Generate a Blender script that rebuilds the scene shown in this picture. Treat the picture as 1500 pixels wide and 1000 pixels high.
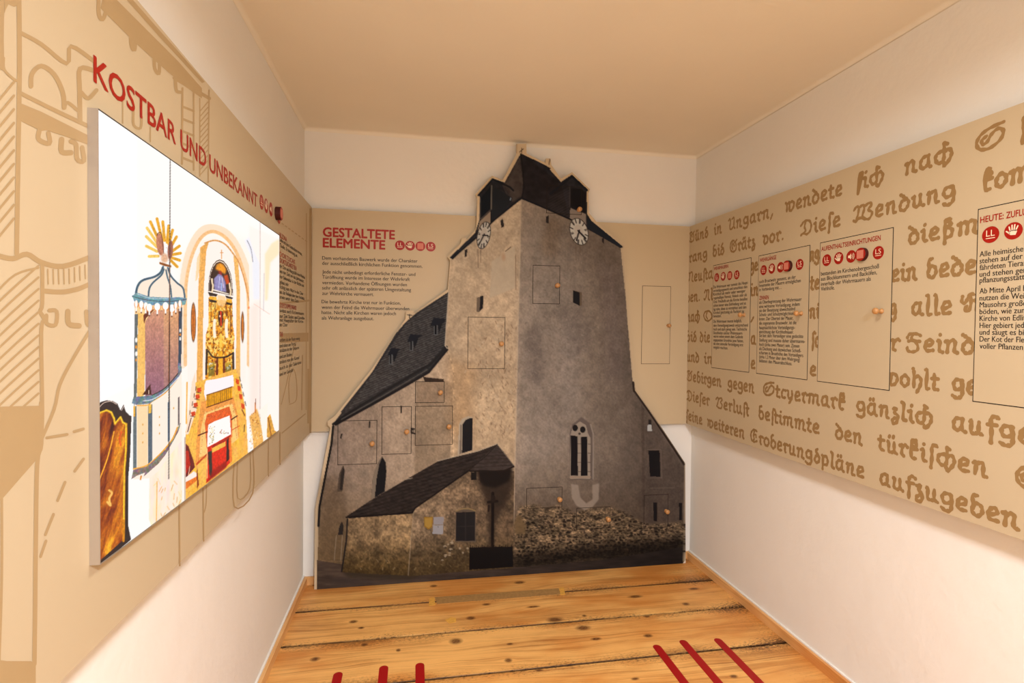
import bpy, bmesh, math, random
import numpy as np
from mathutils import Vector, Matrix
D = bpy.data
for o in list(D.objects): D.objects.remove(o, do_unlink=True)
SC = bpy.context.scene
COL = SC.collection

# ------------------------------------------------------------------ camera
F, YAW, PIT, ROL, CH = 791.5, .1796, -.0207, .01123, 1.38
_f = np.array([math.sin(YAW)*math.cos(PIT), math.cos(YAW)*math.cos(PIT), math.sin(PIT)])
_r0 = np.array([math.cos(YAW), -math.sin(YAW), 0.]); _u0 = np.cross(_r0, _f)
_r = math.cos(ROL)*_r0+math.sin(ROL)*_u0; _u = -math.sin(ROL)*_r0+math.cos(ROL)*_u0
_C = np.array([0, 0, CH])
cam = D.objects.new('camera', D.cameras.new('camera')); COL.objects.link(cam)
cam.data.sensor_width = 36; cam.data.lens = F*36/1500; cam.data.clip_start = .02
m = Matrix.Identity(4)
for i in range(3): m[i][0], m[i][1], m[i][2], m[i][3] = _r[i], _u[i], -_f[i], _C[i]
cam.matrix_world = m; SC.camera = cam

# ------------------------------------------------------------------ world, lights, exposure
W = D.worlds.new('world'); SC.world = W; W.use_nodes = True
W.node_tree.nodes['Background'].inputs[0].default_value = (1, .86, .7, 1)
W.node_tree.nodes['Background'].inputs[1].default_value = .05
def area(name, loc, size, power, col, rot=(0, 0, 0), sy=None, spread=180):
    l = D.lights.new(name, 'AREA'); l.energy = power; l.color = col; l.size = size
    if sy: l.shape = 'RECTANGLE'; l.size_y = sy
    l.spread = math.radians(spread)
    o = D.objects.new(name, l); COL.objects.link(o); o.location = loc; o.rotation_euler = rot
    return o
area('ceiling_lamp', (.53, 1.05, 2.31), .30, 16, (1, .95, .9), sy=.30, spread=173)
area('ceiling_lamp', (.53, -.85, 2.34), .40, 97, (.93, 1.05, 1.26), sy=.40, spread=173)
SC.view_settings.view_transform = 'Standard'; SC.view_settings.look = 'None'
CONV_BOARD = (.82, .98, 1.14)
SC.view_settings.exposure = 0.0; SC.view_settings.gamma = 1; SC.view_settings.use_curve_mapping = False

# ------------------------------------------------------------------ helpers
def lin(c):
    c = np.asarray(c, float)/255.
    return np.where(c <= .04045, c/12.92, ((c+.055)/1.055)**2.4)
def rgba(c): return tuple(float(v) for v in lin(c))+(1.,)
def ray(x, y, ax, v):
    d = _f+(x-750)/F*_r+(500-y)/F*_u
    return _C+(v-_C[ax])/d[ax]*d
def rayn(X, Y, ax, v):
    d = _f[None]+((X-750)/F)[:, None]*_r[None]+((500-Y)/F)[:, None]*_u[None]
    return _C[None]+((v-_C[ax])/d[:, ax])[:, None]*d
def projn(P):
    Q = P-_C[None]; d = Q@_f
    return 750+F*(Q@_r)/d, 500-F*(Q@_u)/d
def mesh_obj(name, verts, faces, mat=None, parent=None, mats=None, fm=None, smooth=False):
    me = D.meshes.new(name); me.from_pydata([tuple(map(float, v)) for v in verts], [], faces); me.update()
    for mm in (mats or ([mat] if mat else [])): me.materials.append(mm)
    if fm: me.polygons.foreach_set('material_index', fm)
    if smooth: me.polygons.foreach_set('use_smooth', [True]*len(me.polygons))
    o = D.objects.new(name, me); COL.objects.link(o)
    if parent: o.parent = parent
    return o
def tag(o, label=None, cat=None, group=None, kind=None):
    if label: o['label'] = label
    if cat: o['category'] = cat
    if group: o['group'] = group
    if kind: o['kind'] = kind
    return o
class MB:
    def __init__(s): s.v = []; s.f = []; s.m = []
    def add(s, v, f, mi=0):
        n = len(s.v); s.v += [tuple(map(float, p)) for p in v]; s.f += [tuple(i+n for i in q) for q in f]; s.m += [mi]*len(f)
    def box(s, a, b, mi=0):
        (x0, y0, z0), (x1, y1, z1) = a, b
        s.add([(x0, y0, z0), (x1, y0, z0), (x1, y1, z0), (x0, y1, z0), (x0, y0, z1), (x1, y0, z1), (x1, y1, z1), (x0, y1, z1)],
              [(3, 2, 1, 0), (4, 5, 6, 7), (0, 1, 5, 4), (1, 2, 6, 5), (2, 3, 7, 6), (3, 0, 4, 7)], mi)
    def build(s, name, mats, parent=None, smooth=False):
        return mesh_obj(name, s.v, s.f, mats=mats if isinstance(mats, list) else [mats], fm=s.m, parent=parent, smooth=smooth)

# planes carrying print: normal towards the room, reading direction u
class Plane:
    def __init__(s, ax, val, u, n): s.ax, s.val, s.u, s.n = ax, val, np.array(u, float), np.array(n, float)
    def P(s, x, y, off=0.):                       # photo pixel -> point on plane pushed out by off
        return ray(x, y, s.ax, s.val+off*s.n[s.ax])
    def uz(s, x, y): p = s.P(x, y); return float(p@s.u), float(p[2])
    def to(s, u, z, off=0.):
        p = s.u*u+s.n*off; p[s.ax] = s.val+off*s.n[s.ax]; p[2] = z; return p
    def u_at(s, x, z, y=480):                     # reading coordinate where height z crosses photo column x
        for _ in range(4):
            u = s.uz(x, y)[0]; X, Y = projn(s.to(u, z)[None]); y = float(Y[0])
        return u
LEFT = Plane(0, -.531, (0, 1, 0), (1, 0, 0))
BACK = Plane(1, 2.994, (1, 0, 0), (0, -1, 0))
RIGHT = Plane(0, 1.613, (0, -1, 0), (-1, 0, 0))
BOARD = Plane(1, 2.962, (1, 0, 0), (0, -1, 0))

# ------------------------------------------------------------------ materials
def new_mat(name):
    mt = D.materials.new(name); mt.use_nodes = True
    return mt, mt.node_tree.nodes, mt.node_tree.links, mt.node_tree.nodes['Principled BSDF']
def flat(name, c, rough=.6, metal=0, spec=.3, var=.03, scale=40):
    mt, N, L, B = new_mat(name)
    B.inputs['Roughness'].default_value = rough; B.inputs['Metallic'].default_value = metal
    B.inputs['Specular IOR Level'].default_value = spec
    tc = N.new('ShaderNodeTexCoord'); nz = N.new('ShaderNodeTexNoise'); nz.inputs['Scale'].default_value = scale
    L.new(tc.outputs['Object'], nz.inputs['Vector'])
    mr = N.new('ShaderNodeMapRange'); mr.inputs[3].default_value = 1-var; mr.inputs[4].default_value = 1+var
    L.new(nz.outputs[0], mr.inputs[0])
    mx = N.new('ShaderNodeVectorMath'); mx.operation = 'SCALE'; mx.inputs[0].default_value = rgba(c)[:3]
    L.new(mr.outputs[0], mx.inputs['Scale']); L.new(mx.outputs[0], B.inputs['Base Color'])
    return mt
def plaster(name, c, bump=.25):
    mt, N, L, B = new_mat(name)
    B.inputs['Roughness'].default_value = .9; B.inputs['Specular IOR Level'].default_value = .15
    tc = N.new('ShaderNodeTexCoord')
    n1 = N.new('ShaderNodeTexNoise'); n1.inputs['Scale'].default_value = 2.2; n1.inputs['Detail'].default_value = 5
    n2 = N.new('ShaderNodeTexNoise'); n2.inputs['Scale'].default_value = 38; n2.inputs['Detail'].default_value = 6
    n3 = N.new('ShaderNodeTexNoise'); n3.inputs['Scale'].default_value = 9; n3.inputs['Detail'].default_value = 4
    for n in (n1, n2, n3): L.new(tc.outputs['Object'], n.inputs['Vector'])
    mr = N.new('ShaderNodeMapRange'); mr.inputs[3].default_value = .95; mr.inputs[4].default_value = 1.04
    L.new(n1.outputs[0], mr.inputs[0])
    mx = N.new('ShaderNodeVectorMath'); mx.operation = 'SCALE'; mx.inputs[0].default_value = rgba(c)[:3]
    L.new(mr.outputs[0], mx.inputs['Scale']); L.new(mx.outputs[0], B.inputs['Base Color'])
    ad = N.new('ShaderNodeMath'); ad.operation = 'MULTIPLY_ADD'; ad.inputs[1].default_value = .25
    L.new(n2.outputs[0], ad.inputs[0]); L.new(n3.outputs[0], ad.inputs[2])
    bp = N.new('ShaderNodeBump'); bp.inputs['Strength'].default_value = bump; bp.inputs['Distance'].default_value = .012
    L.new(ad.outputs[0], bp.inputs['Height']); L.new(bp.outputs[0], B.inputs['Normal'])
    return mt
def wood(name, seed, knots=(), tone=1.0, dark=(146, 82, 30), light=(240, 182, 104), seams=None, gs=150, axis=0):
    """Pine: grain runs along x; knots = (x, y, rx, ry) bend the grain lines around them."""
    mt, N, L, B = new_mat(name)
    B.inputs['Roughness'].default_value = .42; B.inputs['Specular IOR Level'].default_value = .35
    def mth(op, a, b=None, c=None):
        n = N.new('ShaderNodeMath'); n.operation = op
        for i, v in enumerate((a, b, c)):
            if v is None: continue
            if isinstance(v, (int, float)): n.inputs[i].default_value = v
            else: L.new(v, n.inputs[i])
        return n.outputs[0]
    def noise(vec, sc, det=3, rough=.5):
        n = N.new('ShaderNodeTexNoise'); n.inputs['Scale'].default_value = sc; n.inputs['Detail'].default_value = det
        n.inputs['Roughness'].default_value = rough; L.new(vec, n.inputs['Vector']); return n.outputs[0]
    def comb(x, y, z):
        n = N.new('ShaderNodeCombineXYZ')
        for i, v in enumerate((x, y, z)):
            if isinstance(v, (int, float)): n.inputs[i].default_value = v
            else: L.new(v, n.inputs[i])
        return n.outputs[0]
    tc = N.new('ShaderNodeTexCoord'); sp = N.new('ShaderNodeSeparateXYZ'); L.new(tc.outputs['Object'], sp.inputs[0])
    X, Y, Z = (sp.outputs[i] for i in range(3))
    if axis == 1: X, Y = Y, mth('ADD', X, Z)
    v0 = comb(mth('MULTIPLY', X, .9), mth('MULTIPLY', Y, 5), seed*3.7)
    warp = noise(v0, 1.3, 2)
    G = mth('MULTIPLY_ADD', warp, .16, Y)
    core = None
    for (kx, ky, rx, ry) in knots:
        dx = mth('MULTIPLY', mth('SUBTRACT', X, kx), 1/rx); dy = mth('MULTIPLY', mth('SUBTRACT', Y, ky), 1/ry)
        dx6 = mth('MULTIPLY', dx, .28); dy3 = mth('MULTIPLY', dy, .42)
        e = mth('EXPONENT', mth('MULTIPLY', mth('ADD', mth('MULTIPLY', dx6, dx6), mth('MULTIPLY', dy3, dy3)), -1.))
        sg = mth('DIVIDE', dy, mth('ADD', mth('ABSOLUTE', dy), .6))
        G = mth('MULTIPLY_ADD', mth('MULTIPLY', e, sg), -ry*.9, G)
        d2 = mth('SQRT', mth('ADD', mth('MULTIPLY', dx, dx), mth('MULTIPLY', dy, dy)))
        c = N.new('ShaderNodeMapRange'); c.inputs[1].default_value = 1.5; c.inputs[2].default_value = .6; L.new(d2, c.inputs[0])
        core = c.outputs[0] if core is None else mth('MAXIMUM', core, c.outputs[0])
    g1 = noise(comb(mth('MULTIPLY', X, .35), mth('MULTIPLY', G, gs), seed*1.3), 1.0, 3, .6)
    g2 = noise(comb(mth('MULTIPLY', X, 3.), mth('MULTIPLY', G, gs*5), seed*2.1), 1.0, 3, .6)
    big = noise(comb(mth('MULTIPLY', X, 2.), mth('MULTIPLY', Y, 6), seed*9.1), 1.0, 4, .6)
    g3 = noise(comb(mth('MULTIPLY', X, .5), mth('MULTIPLY', G, gs*.22), seed*4.3), 1.0, 2, .5)
    t = mth('ADD', mth('ADD', mth('MULTIPLY', g1, .30), mth('MULTIPLY', g3, .26)), mth('ADD', mth('MULTIPLY', g2, .22), mth('MULTIPLY', big, .42)))
    rp = N.new('ShaderNodeValToRGB'); L.new(t, rp.inputs[0])
    el = rp.color_ramp.elements; el[0].position = .40; el[0].color = rgba(dark); el[1].position = .80; el[1].color = rgba([min(255, v*1.03) for v in light])
    e2 = el.new(.53); e2.color = rgba([dark[i]*.35+light[i]*.62 for i in range(3)]); e3 = el.new(.64); e3.color = rgba(light)
    col = rp.outputs[0]
    def mix(f, a, bcol, mode='MIX'):
        n = N.new('ShaderNodeMix'); n.data_type = 'RGBA'; n.blend_type = mode
        if isinstance(f, (int, float)): n.inputs[0].default_value = f
        else: L.new(f, n.inputs[0])
        L.new(a, n.inputs[6])
        if isinstance(bcol, tuple): n.inputs[7].default_value = bcol
        else: L.new(bcol, n.inputs[7])
        return n.outputs[2]
    tn = noise(comb(mth('MULTIPLY', X, 1.6), mth('MULTIPLY', Y, 4.5), seed*6.7), 1.0, 3, .6)
    tm = N.new('ShaderNodeMapRange'); tm.inputs[1].default_value = .44; tm.inputs[2].default_value = .62; L.new(tn, tm.inputs[0])
    col = mix(mth('MULTIPLY', tm.outputs[0], .6), col, rgba((204, 122, 44)), 'MIX')
    if core is not None:
        kn = noise(comb(mth('MULTIPLY', X, 90), mth('MULTIPLY', Y, 160), seed), 1., 2)
        col = mix(mth('MULTIPLY', core, mth('ADD', .45, mth('MULTIPLY', kn, .8))), col, rgba((88, 48, 22)))
    if seams:
        y0, y1 = seams
        dd = mth('MINIMUM', mth('SUBTRACT', Y, y0), mth('SUBTRACT', y1, Y))
        wn = noise(comb(mth('MULTIPLY', X, 70), mth('MULTIPLY', Y, 150), seed*5), 1., 5, .75)
        wl = noise(comb(mth('MULTIPLY', X, 2.2), mth('MULTIPLY', Y, 1), seed*4), 1., 3, .6)
        mr = N.new('ShaderNodeMapRange'); mr.inputs[1].default_value = .0; mr.inputs[2].default_value = .075; mr.inputs[3].default_value = 1; mr.inputs[4].default_value = 0
        L.new(dd, mr.inputs[0])
        en = N.new('ShaderNodeMapRange'); en.inputs[1].default_value = XR-.42; en.inputs[2].default_value = XR; L.new(X, en.inputs[0])
        s1 = N.new('ShaderNodeMapRange'); s1.inputs[1].default_value = .60; s1.inputs[2].default_value = .70
        L.new(mth('ADD', wn, mth('ADD', mth('MULTIPLY', mr.outputs[0], .17), mth('ADD', mth('MULTIPLY', mth('SUBTRACT', wl, .55), .55), mth('MULTIPLY', en.outputs[0], .10)))), s1.inputs[0])
        col = mix(mth('MULTIPLY', mth('MULTIPLY', s1.outputs[0], mth('ADD', mth('MULTIPLY', en.outputs[0], .5), mth('ADD', mr.outputs[0], .08))), .75), col, rgba((92, 58, 30)))
    if seams:
        sd = N.new('ShaderNodeMapRange'); sd.inputs[1].default_value = .0085; sd.inputs[2].default_value = .004; L.new(dd, sd.inputs[0])
        col = mix(mth('MULTIPLY', sd.outputs[0], .9), col, rgba((52, 30, 14)))
    # sparse dark specks of wear
    sn = noise(comb(mth('MULTIPLY', X, 28), mth('MULTIPLY', Y, 120), seed*7), 1., 4, .7)
    ss = N.new('ShaderNodeMapRange'); ss.inputs[1].default_value = .66; ss.inputs[2].default_value = .74; L.new(sn, ss.inputs[0])
    col = mix(mth('MULTIPLY', ss.outputs[0], .55), col, rgba((110, 66, 28)))
    L.new(col, B.inputs['Base Color'])
    bp = N.new('ShaderNodeBump'); bp.inputs['Strength'].default_value = .25; bp.inputs['Distance'].default_value = .003
    L.new(g2, bp.inputs['Height']); L.new(bp.outputs[0], B.inputs['Normal'])
    return mt

XL, XR, YB, YF, ZC = -.578, 1.67, 3.034, -2.0, 2.441
M_WALL = plaster('wall_plaster', (237, 232, 222))
M_CEIL = plaster('ceiling_plaster', (238, 229, 210), .12)
M_PANEL = flat('printed_panel_sand', (194, 175, 142), .45, spec=.3, var=.012, scale=3)
M_EDGE = flat('panel_cut_edge', (215, 203, 182), .6)
M_TAN = flat('ink_tan', (148, 116, 72), .45, var=.015, scale=5)
M_LTAN = flat('ink_light_tan', (171, 144, 103), .45, var=.015, scale=5)
M_RED = flat('ink_red', (158, 26, 14), .4, var=.02)
M_BLACK = flat('ink_black', (34, 28, 25), .5, var=.02)
M_GAP = flat('shadow_gap', (26, 18, 12), .9, var=.02)
M_CREAM = flat('ink_cream', (240, 215, 185), .5, var=.02)
M_PINK = flat('ink_pale_pink', (206, 124, 104), .5, var=.05, scale=300)
M_ALU = flat('brushed_aluminium', (178, 166, 150), .42, metal=.55, spec=.5, var=.04, scale=8)
M_DARK = flat('dark_rim', (70, 62, 56), .5)
M_PUCK = flat('puck_dark_red', (62, 12, 9), .5, var=.05)
M_KNOB = flat('turned_pine', (184, 134, 80), .35, spec=.5, var=.2, scale=55)
M_STRIPE = flat('red_floor_tape', (158, 10, 12), .5, var=.03)

# ------------------------------------------------------------------ the room
XL, XR, YB, YF, ZC = -.578, 1.67, 3.034, -2.0, 2.441
def slab(name, a, b, mat):
    mb = MB(); mb.box(a, b); return tag(mb.build(name, mat), kind='structure')
slab('wall_left', (XL-.12, YF, -.1), (XL, YB+.12, ZC+.1), M_WALL)
slab('wall_right', (XR, YF, -.1), (XR+.12, YB+.12, ZC+.1), M_WALL)
slab('wall_back', (XL, YB, -.1), (XR, YB+.12, ZC+.1), M_WALL)
slab('wall_front', (XL-.12, YF-.12, -.1), (XR+.12, YF, ZC+.1), M_WALL)
# ceiling with a softly rounded cove where it meets the walls
def ceiling():
    v = []; f = []; n = 6; R = .018
    xs = [(XL, ZC-R)]+[(XL+R-R*math.cos(a), ZC-R+R*math.sin(a)) for a in np.linspace(0, math.pi/2, n)[1:]]
    prof = xs+[(XL+XR-x, z) for x, z in reversed(xs)]
    for y in (YF, YB):
        v += [(x, y, z) for x, z in prof]
    k = len(prof)
    f = [(i, i+1, k+i+1, k+i) for i in range(k-1)]
    k0 = len(v); v += [(XL, YF, ZC+.1), (XR, YF, ZC+.1), (XR, YB, ZC+.1), (XL, YB, ZC+.1)]
    f += [(k0, k0+3, k0+2, k0+1), (0, k0, k0+1, k-1), (k, 2*k-1, k0+2, k0+3)]
    c0 = len(v)
    for x in (XL, XR):                             # cove along the back wall
        v += [(x, YB-R+R*math.sin(a), ZC-R*(1-math.cos(a))) for a in np.linspace(0, math.pi/2, n)]
    f += [(c0+i, c0+i+1, c0+n+i+1, c0+n+i) for i in range(n-1)]
    tag(mesh_obj('ceiling', v, f, M_CEIL, smooth=True), kind='structure')
ceiling()

# floor: dark subfloor plus one object per plank
mb = MB(); mb.box((XL, YF, -.1), (XR, YB, -.022))
FLOOR = tag(mb.build('floor', M_GAP), kind='structure')
seams = [YB, 2.735, 2.445, 2.125, 1.80, 1.50, 1.2, .9, .6, .3, 0, -.3, -.6, -.9, -1.2, -1.5, -1.8, YF]
def fl(x, y): p = ray(x, y, 2, 0.); return float(p[0]), float(p[1])
KN = []
for zx, zy, rx, ry in [(240,227,9,4),(540,218,10,5),(755,222,18,7),(827,243,16,7),(502,277,14,8),(142,323,10,6),(636,326,8,6),(990,213,8,4),(1090,182,8,4),(1110,143,12,3),
                       (665,127,12,4),(830,212,5,3),(640,284,7,3),(860,271,12,4),(993,263,10,5),(355,300,5,4),(268,286,7,4),(30,367,14,5),(180,353,10,5),(1240,267,7,5),(445,136,8,3),
                       (1145,297,16,5),(1212,367,9,5),(715,351,9,4),(960,373,9,4),(240,376,7,4),(580,183,9,3),(960,163,16,4),(1015,250,10,3),(260,243,7,3),(700,189,14,3),(490,225,13,4)]:
    X0, Y0 = fl(380+zx*.5733, 780+zy*.5733)
    X1, Y1 = fl(380+(zx+rx)*.5733, 780+zy*.5733); X2, Y2 = fl(380+zx*.5733, 780+(zy+ry)*.5733)
    KN.append((X0, Y0, abs(X1-X0), abs(Y2-Y0)*.8))
rnd = random.Random(4)
for i in range(len(seams)-1):
    y1, y0 = seams[i], seams[i+1]
    ks = [k for k in KN if y0 < k[1] < y1][:10]
    mt = wood('pine_plank_%02d' % i, i+1, ks, seams=(y0, y1))
    # wavy, slightly worn long edges
    n = 60; top = []; bot = []
    xs = np.linspace(XL, XR, n)
    wa = np.cumsum([rnd.uniform(-.0009, .0009) for _ in xs]); wb = np.cumsum([rnd.uniform(-.0009, .0009) for _ in xs])
    wa -= wa.mean(); wb -= wb.mean()
    v = []; f = []
    for j, x in enumerate(xs):
        ya = y0+.003+abs(wa[j])*.9; yb = y1-.0034-abs(wb[j])*.9
        v += [(x, ya, -.02), (x, ya, -.0015), (x, ya+.0016, 0), (x, yb-.0016, 0), (x, yb, -.0015), (x, yb, -.02)]
    for j in range(n-1):
        for q in range(5):
            a = j*6+q; f.append((a, a+6, a+7, a+1))
    f += [(0, 1, 2, 3, 4, 5), tuple((n-1)*6+q for q in (5, 4, 3, 2, 1, 0))]
    mesh_obj('plank', v, f, mt, FLOOR)
# greyish repair strip let into the second plank
mt = flat('repair_filler', (166, 126, 74), .6, var=.35, scale=60)
mt2 = flat('glue_ochre', (226, 168, 74), .45, var=.3, scale=60)
q = [(637, 874.5), (818, 861.5), (822, 870), (640, 884.5)]
def strip(px, zz, mat, name):
    pts = [fl(*p) for p in px]; k = len(pts)
    v = [(x, y, .0002) for x, y in pts]+[(x, y, zz) for x, y in pts]
    return mesh_obj(name, v, [tuple(range(k, 2*k))]+[(i, (i+1) % k, k+(i+1) % k, k+i) for i in range(k)], mat, FLOOR)
strip(q, .0012, mt, 'repair_strip')
strip([(629, 876), (636, 875), (638, 886), (628, 887)], .0014, mt2, 'glue_patch')
strip([(819, 861), (826, 860.5), (828, 871), (821, 871.5)], .0014, mt2, 'glue_patch')
strip([(652, 908), (660, 904), (668, 905), (668, 911), (658, 913)], .0014, mt2, 'glue_patch')

# baseboards: thin pine strips with a pale upper lip
M_BASE = wood('pine_baseboard', 31, (), dark=(190, 124, 62), light=(232, 180, 116), gs=120, axis=1)
M_BASEX = wood('pine_baseboard_back', 32, (), dark=(190, 124, 62), light=(232, 180, 116), gs=120)
def baseboard(name, pts, mat):
    mb = MB(); mb.box(*pts[0], 0)
    for q in pts[1:]: mb.box(*q, 1)
    return tag(mb.build(name, [mat, M_WALL]), kind='structure')
BH = .042
baseboard('baseboard_left', [((XL, YF, 0), (XL+.022, YB, BH)), ((XL, YF, BH), (XL+.008, YB, BH+.006))], M_BASE)
baseboard('baseboard_right', [((XR-.022, YF, 0), (XR, YB, BH)), ((XR-.008, YF, BH), (XR, YB, BH+.006))], M_BASE)
baseboard('baseboard_back', [((XL+.022, YB-.014, 0), (XR-.022, YB, BH))], M_BASEX)

# ------------------------------------------------------------------ print helpers
def ribbon(pts, w, n_cap=5, closed=False):
    """2-D ribbon polygons (quads plus round caps) for a polyline; w may be a list."""
    pts = [np.array(p[:2], float) for p in pts]; k = len(pts)
    ws = [w]*k if not isinstance(w, (list, tuple)) else list(w)
    V = []; Fc = []
    L = []; R = []
    for i in range(k):
        a = pts[max(i-1, 0)]; b = pts[min(i+1, k-1)]; t = b-a; t = t/(np.linalg.norm(t)+1e-9)
        nn = np.array([-t[1], t[0]])*ws[i]/2
        L.append(len(V)); V.append(pts[i]+nn); R.append(len(V)); V.append(pts[i]-nn)
    for i in range(k-1): Fc.append((L[i], R[i], R[i+1], L[i+1]))
    for idx, sgn in ((0, -1), (k-1, 1)):
        t = pts[idx]-pts[idx-sgn] if k > 1 else np.array([1., 0]); t = t/(np.linalg.norm(t)+1e-9)
        a0 = math.atan2(t[1], t[0]); ring = [L[idx] if sgn > 0 else R[idx]]
        for j in range(1, n_cap):
            a = a0+math.pi/2-math.pi*j/n_cap
            ring.append(len(V)); V.append(pts[idx]+ws[idx]/2*np.array([math.cos(a), math.sin(a)]))
        ring.append(R[idx] if sgn > 0 else L[idx]); Fc.append(tuple(ring))
    return V, Fc
def smooth_pts(pts, n=4):
    P = [np.array(p, float) for p in pts]
    if len(P) < 3: return P
    out = []
    for i in range(len(P)-1):
        p0, p1, p2, p3 = P[max(i-1, 0)], P[i], P[i+1], P[min(i+2, len(P)-1)]
        for j in range(n):
            t = j/n
            out.append(.5*((2*p1)+(-p0+p2)*t+(2*p0-5*p1+4*p2-p3)*t*t+(-p0+3*p1-3*p2+p3)*t**3))
    out.append(P[-1]); return out

from mathutils.geometry import delaunay_2d_cdt
def union2d(V, Fc):
    """merge overlapping flat polygons into one clean triangulation"""
    tris = []
    for f in Fc:
        for i in range(1, len(f)-1):
            a, b, c = f[0], f[i], f[i+1]
            ar = (V[b][0]-V[a][0])*(V[c][1]-V[a][1])-(V[b][1]-V[a][1])*(V[c][0]-V[a][0])
            if abs(ar) > 1e-12: tris.append((a, b, c) if ar > 0 else (a, c, b))
    r = delaunay_2d_cdt([Vector((float(p[0]), float(p[1]))) for p in V], [], tris, 0, 1e-7)
    return [tuple(p) for p in r[0]], [tuple(f) for f, o in zip(r[2], r[5]) if len(o)]
FONT_CACHE = {}
def text_geo(s, bold=0.0):
    key = (s, bold)
    if key in FONT_CACHE: return FONT_CACHE[key]
    c = D.curves.new('t', 'FONT'); c.body = s; c.size = 1; c.resolution_u = 3; c.fill_mode = 'FRONT'
    o = D.objects.new('t', c); COL.objects.link(o)
    dg = bpy.context.evaluated_depsgraph_get(); me = D.meshes.new_from_object(o.evaluated_get(dg))
    V = np.array([v.co[:2] for v in me.vertices]) if len(me.vertices) else np.zeros((0, 2))
    Fc = [tuple(p.vertices) for p in me.polygons]
    D.objects.remove(o, do_unlink=True); D.curves.remove(c); D.meshes.remove(me)
    V, Fc = union2d(V, Fc)
    V = np.array(V); FONT_CACHE[key] = (V, Fc); return V, Fc
def put_text(mb, pl, s, x0, y0, x1, cap, bold=0., off=.0006, mi=0, z=None):
    """One line fitted between photo columns x0..x1 with cap height cap (metres) on plane pl."""
    V, Fc = text_geo(s, bold)
    if not len(V): return
    u0, zz = pl.uz(x0, y0)
    if z is None: z = zz
    u1 = pl.u_at(x1, z)
    mn, mx = V[:, 0].min(), V[:, 0].max()
    sx = (u1-u0)/(mx-mn); sy = cap/.727
    cs = [(-.012, 0), (.012, 0)] if bold <= .008 else [(bold*math.cos(k*math.pi/4), bold*math.sin(k*math.pi/4)) for k in range(8)]
    for k, (dx, dy) in enumerate(cs):              # heavy weights: the outline laid down shifted by a hair each time
        mb.add([pl.to(u0+(p[0]+dx-mn)*sx, z+(p[1]+dy)*sy, off+k*4e-5) for p in V], Fc, mi)
def disc(mb, pl, u, z, r, off, mi=0, n=28, ru=None):
    mb.add([pl.to(u+(ru or r)*math.cos(a), z+r*math.sin(a), off) for a in np.linspace(0, 2*math.pi, n, endpoint=False)], [tuple(range(n))], mi)
def poly_uz(mb, pl, pts, off, mi=0):
    mb.add([pl.to(u, z, off) for u, z in pts], [tuple(range(len(pts)))], mi)
def rib_uz(mb, pl, pts, w, off, mi=0):
    V, Fc = ribbon(pts, w); mb.add([pl.to(p[0], p[1], off) for p in V], Fc, mi)
HAND = [[(-.30, -.45), (.25, -.5), (.42, -.1), (.3, .12), (-.32, .12), (-.5, -.1)]]
HF = [((-.32, .0), (-.45, .52)), ((-.12, .05), (-.14, .68)), ((.08, .05), (.16, .68)), ((.26, .0), (.48, .5)), ((-.40, -.25), (-.74, .06))]
def icon(parent, pl, kind, u, z, r):
    """red disc with a pale symbol; materials 0 red, 1 cream, 2 pale pink"""
    mb = MB(); disc(mb, pl, u, z, r, .0006, 0)
    o = .0010
    if kind in ('LL', 'LS'):
        V, Fc = text_geo(kind, .02)
        mn, mx = V[:, 0].min(), V[:, 0].max(); s = 1.0*r/(mx-mn)
        mb.add([pl.to(u-.5*r+(p[0]-mn)*s, z-.18*r+p[1]*.8*r/.727, o) for p in V], Fc, 1)
        rib_uz(mb, pl, [(u-.5*r, z-.42*r), (u+.5*r, z-.42*r)], r*.09, o, 1)
    elif kind == 'hand':
        for pg in HAND: poly_uz(mb, pl, [(u+a*r, z+b*r) for a, b in pg], o, 1)
        for a, b in HF: rib_uz(mb, pl, [(u+a[0]*r, z+a[1]*r), (u+b[0]*r, z+b[1]*r)], r*.15, o, 1)
    elif kind == 'sound':
        poly_uz(mb, pl, [(u+a*r, z+b*r) for a, b in [(-.6, -.2), (-.3, -.2), (0, -.5), (0, .5), (-.3, .2), (-.6, .2)]], o, 1)
        for q in (.25, .45, .62):
            rib_uz(mb, pl, [(u+r*(-.05+q*math.cos(a)*1.1), z+r*q*math.sin(a)*1.1) for a in np.linspace(-.8, .8, 7)], r*.09, o, 1)
    elif kind == 'plain':
        s = .62*r; poly_uz(mb, pl, [(u-s, z-s*.85), (u-s*.85, z-s), (u+s*.85, z-s), (u+s, z-s*.85), (u+s, z+s*.85), (u+s*.85, z+s), (u-s*.85, z+s), (u-s, z+s*.85)], o, 2)
    return mb.build('icon', ICON_M, parent)
ICON_M = [M_RED, M_CREAM, M_PINK]
def puck(pl, u, z, r, h, parent):
    """raised round button: dark cylinder, red face with a plain pale square"""
    mb = MB(); n = 32; A = np.linspace(0, 2*math.pi, n, endpoint=False)
    rings = [(r, 0.), (r, h-.0015), (r*.97, h)]
    base = 0
    vs = [pl.to(u+q*math.cos(a), z+q*math.sin(a), w) for q, w in rings for a in A]
    f = [(i, (i+1) % n, n+(i+1) % n, n+i) for i in range(n)]+[(n+i, n+(i+1) % n, 2*n+(i+1) % n, 2*n+i) for i in range(n)]
    mb.add(vs, f, 0); mb.add([pl.to(u+r*.97*math.cos(a), z+r*.97*math.sin(a), h) for a in A], [tuple(range(n))], 1)
    s = .62*r; poly_uz(mb, pl, [(u-s, z-s), (u+s, z-s), (u+s, z+s), (u-s, z+s)], h+.0005, 2)
    return mb.build('raised_button', [M_PUCK, M_RED, M_PINK], parent)
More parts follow.
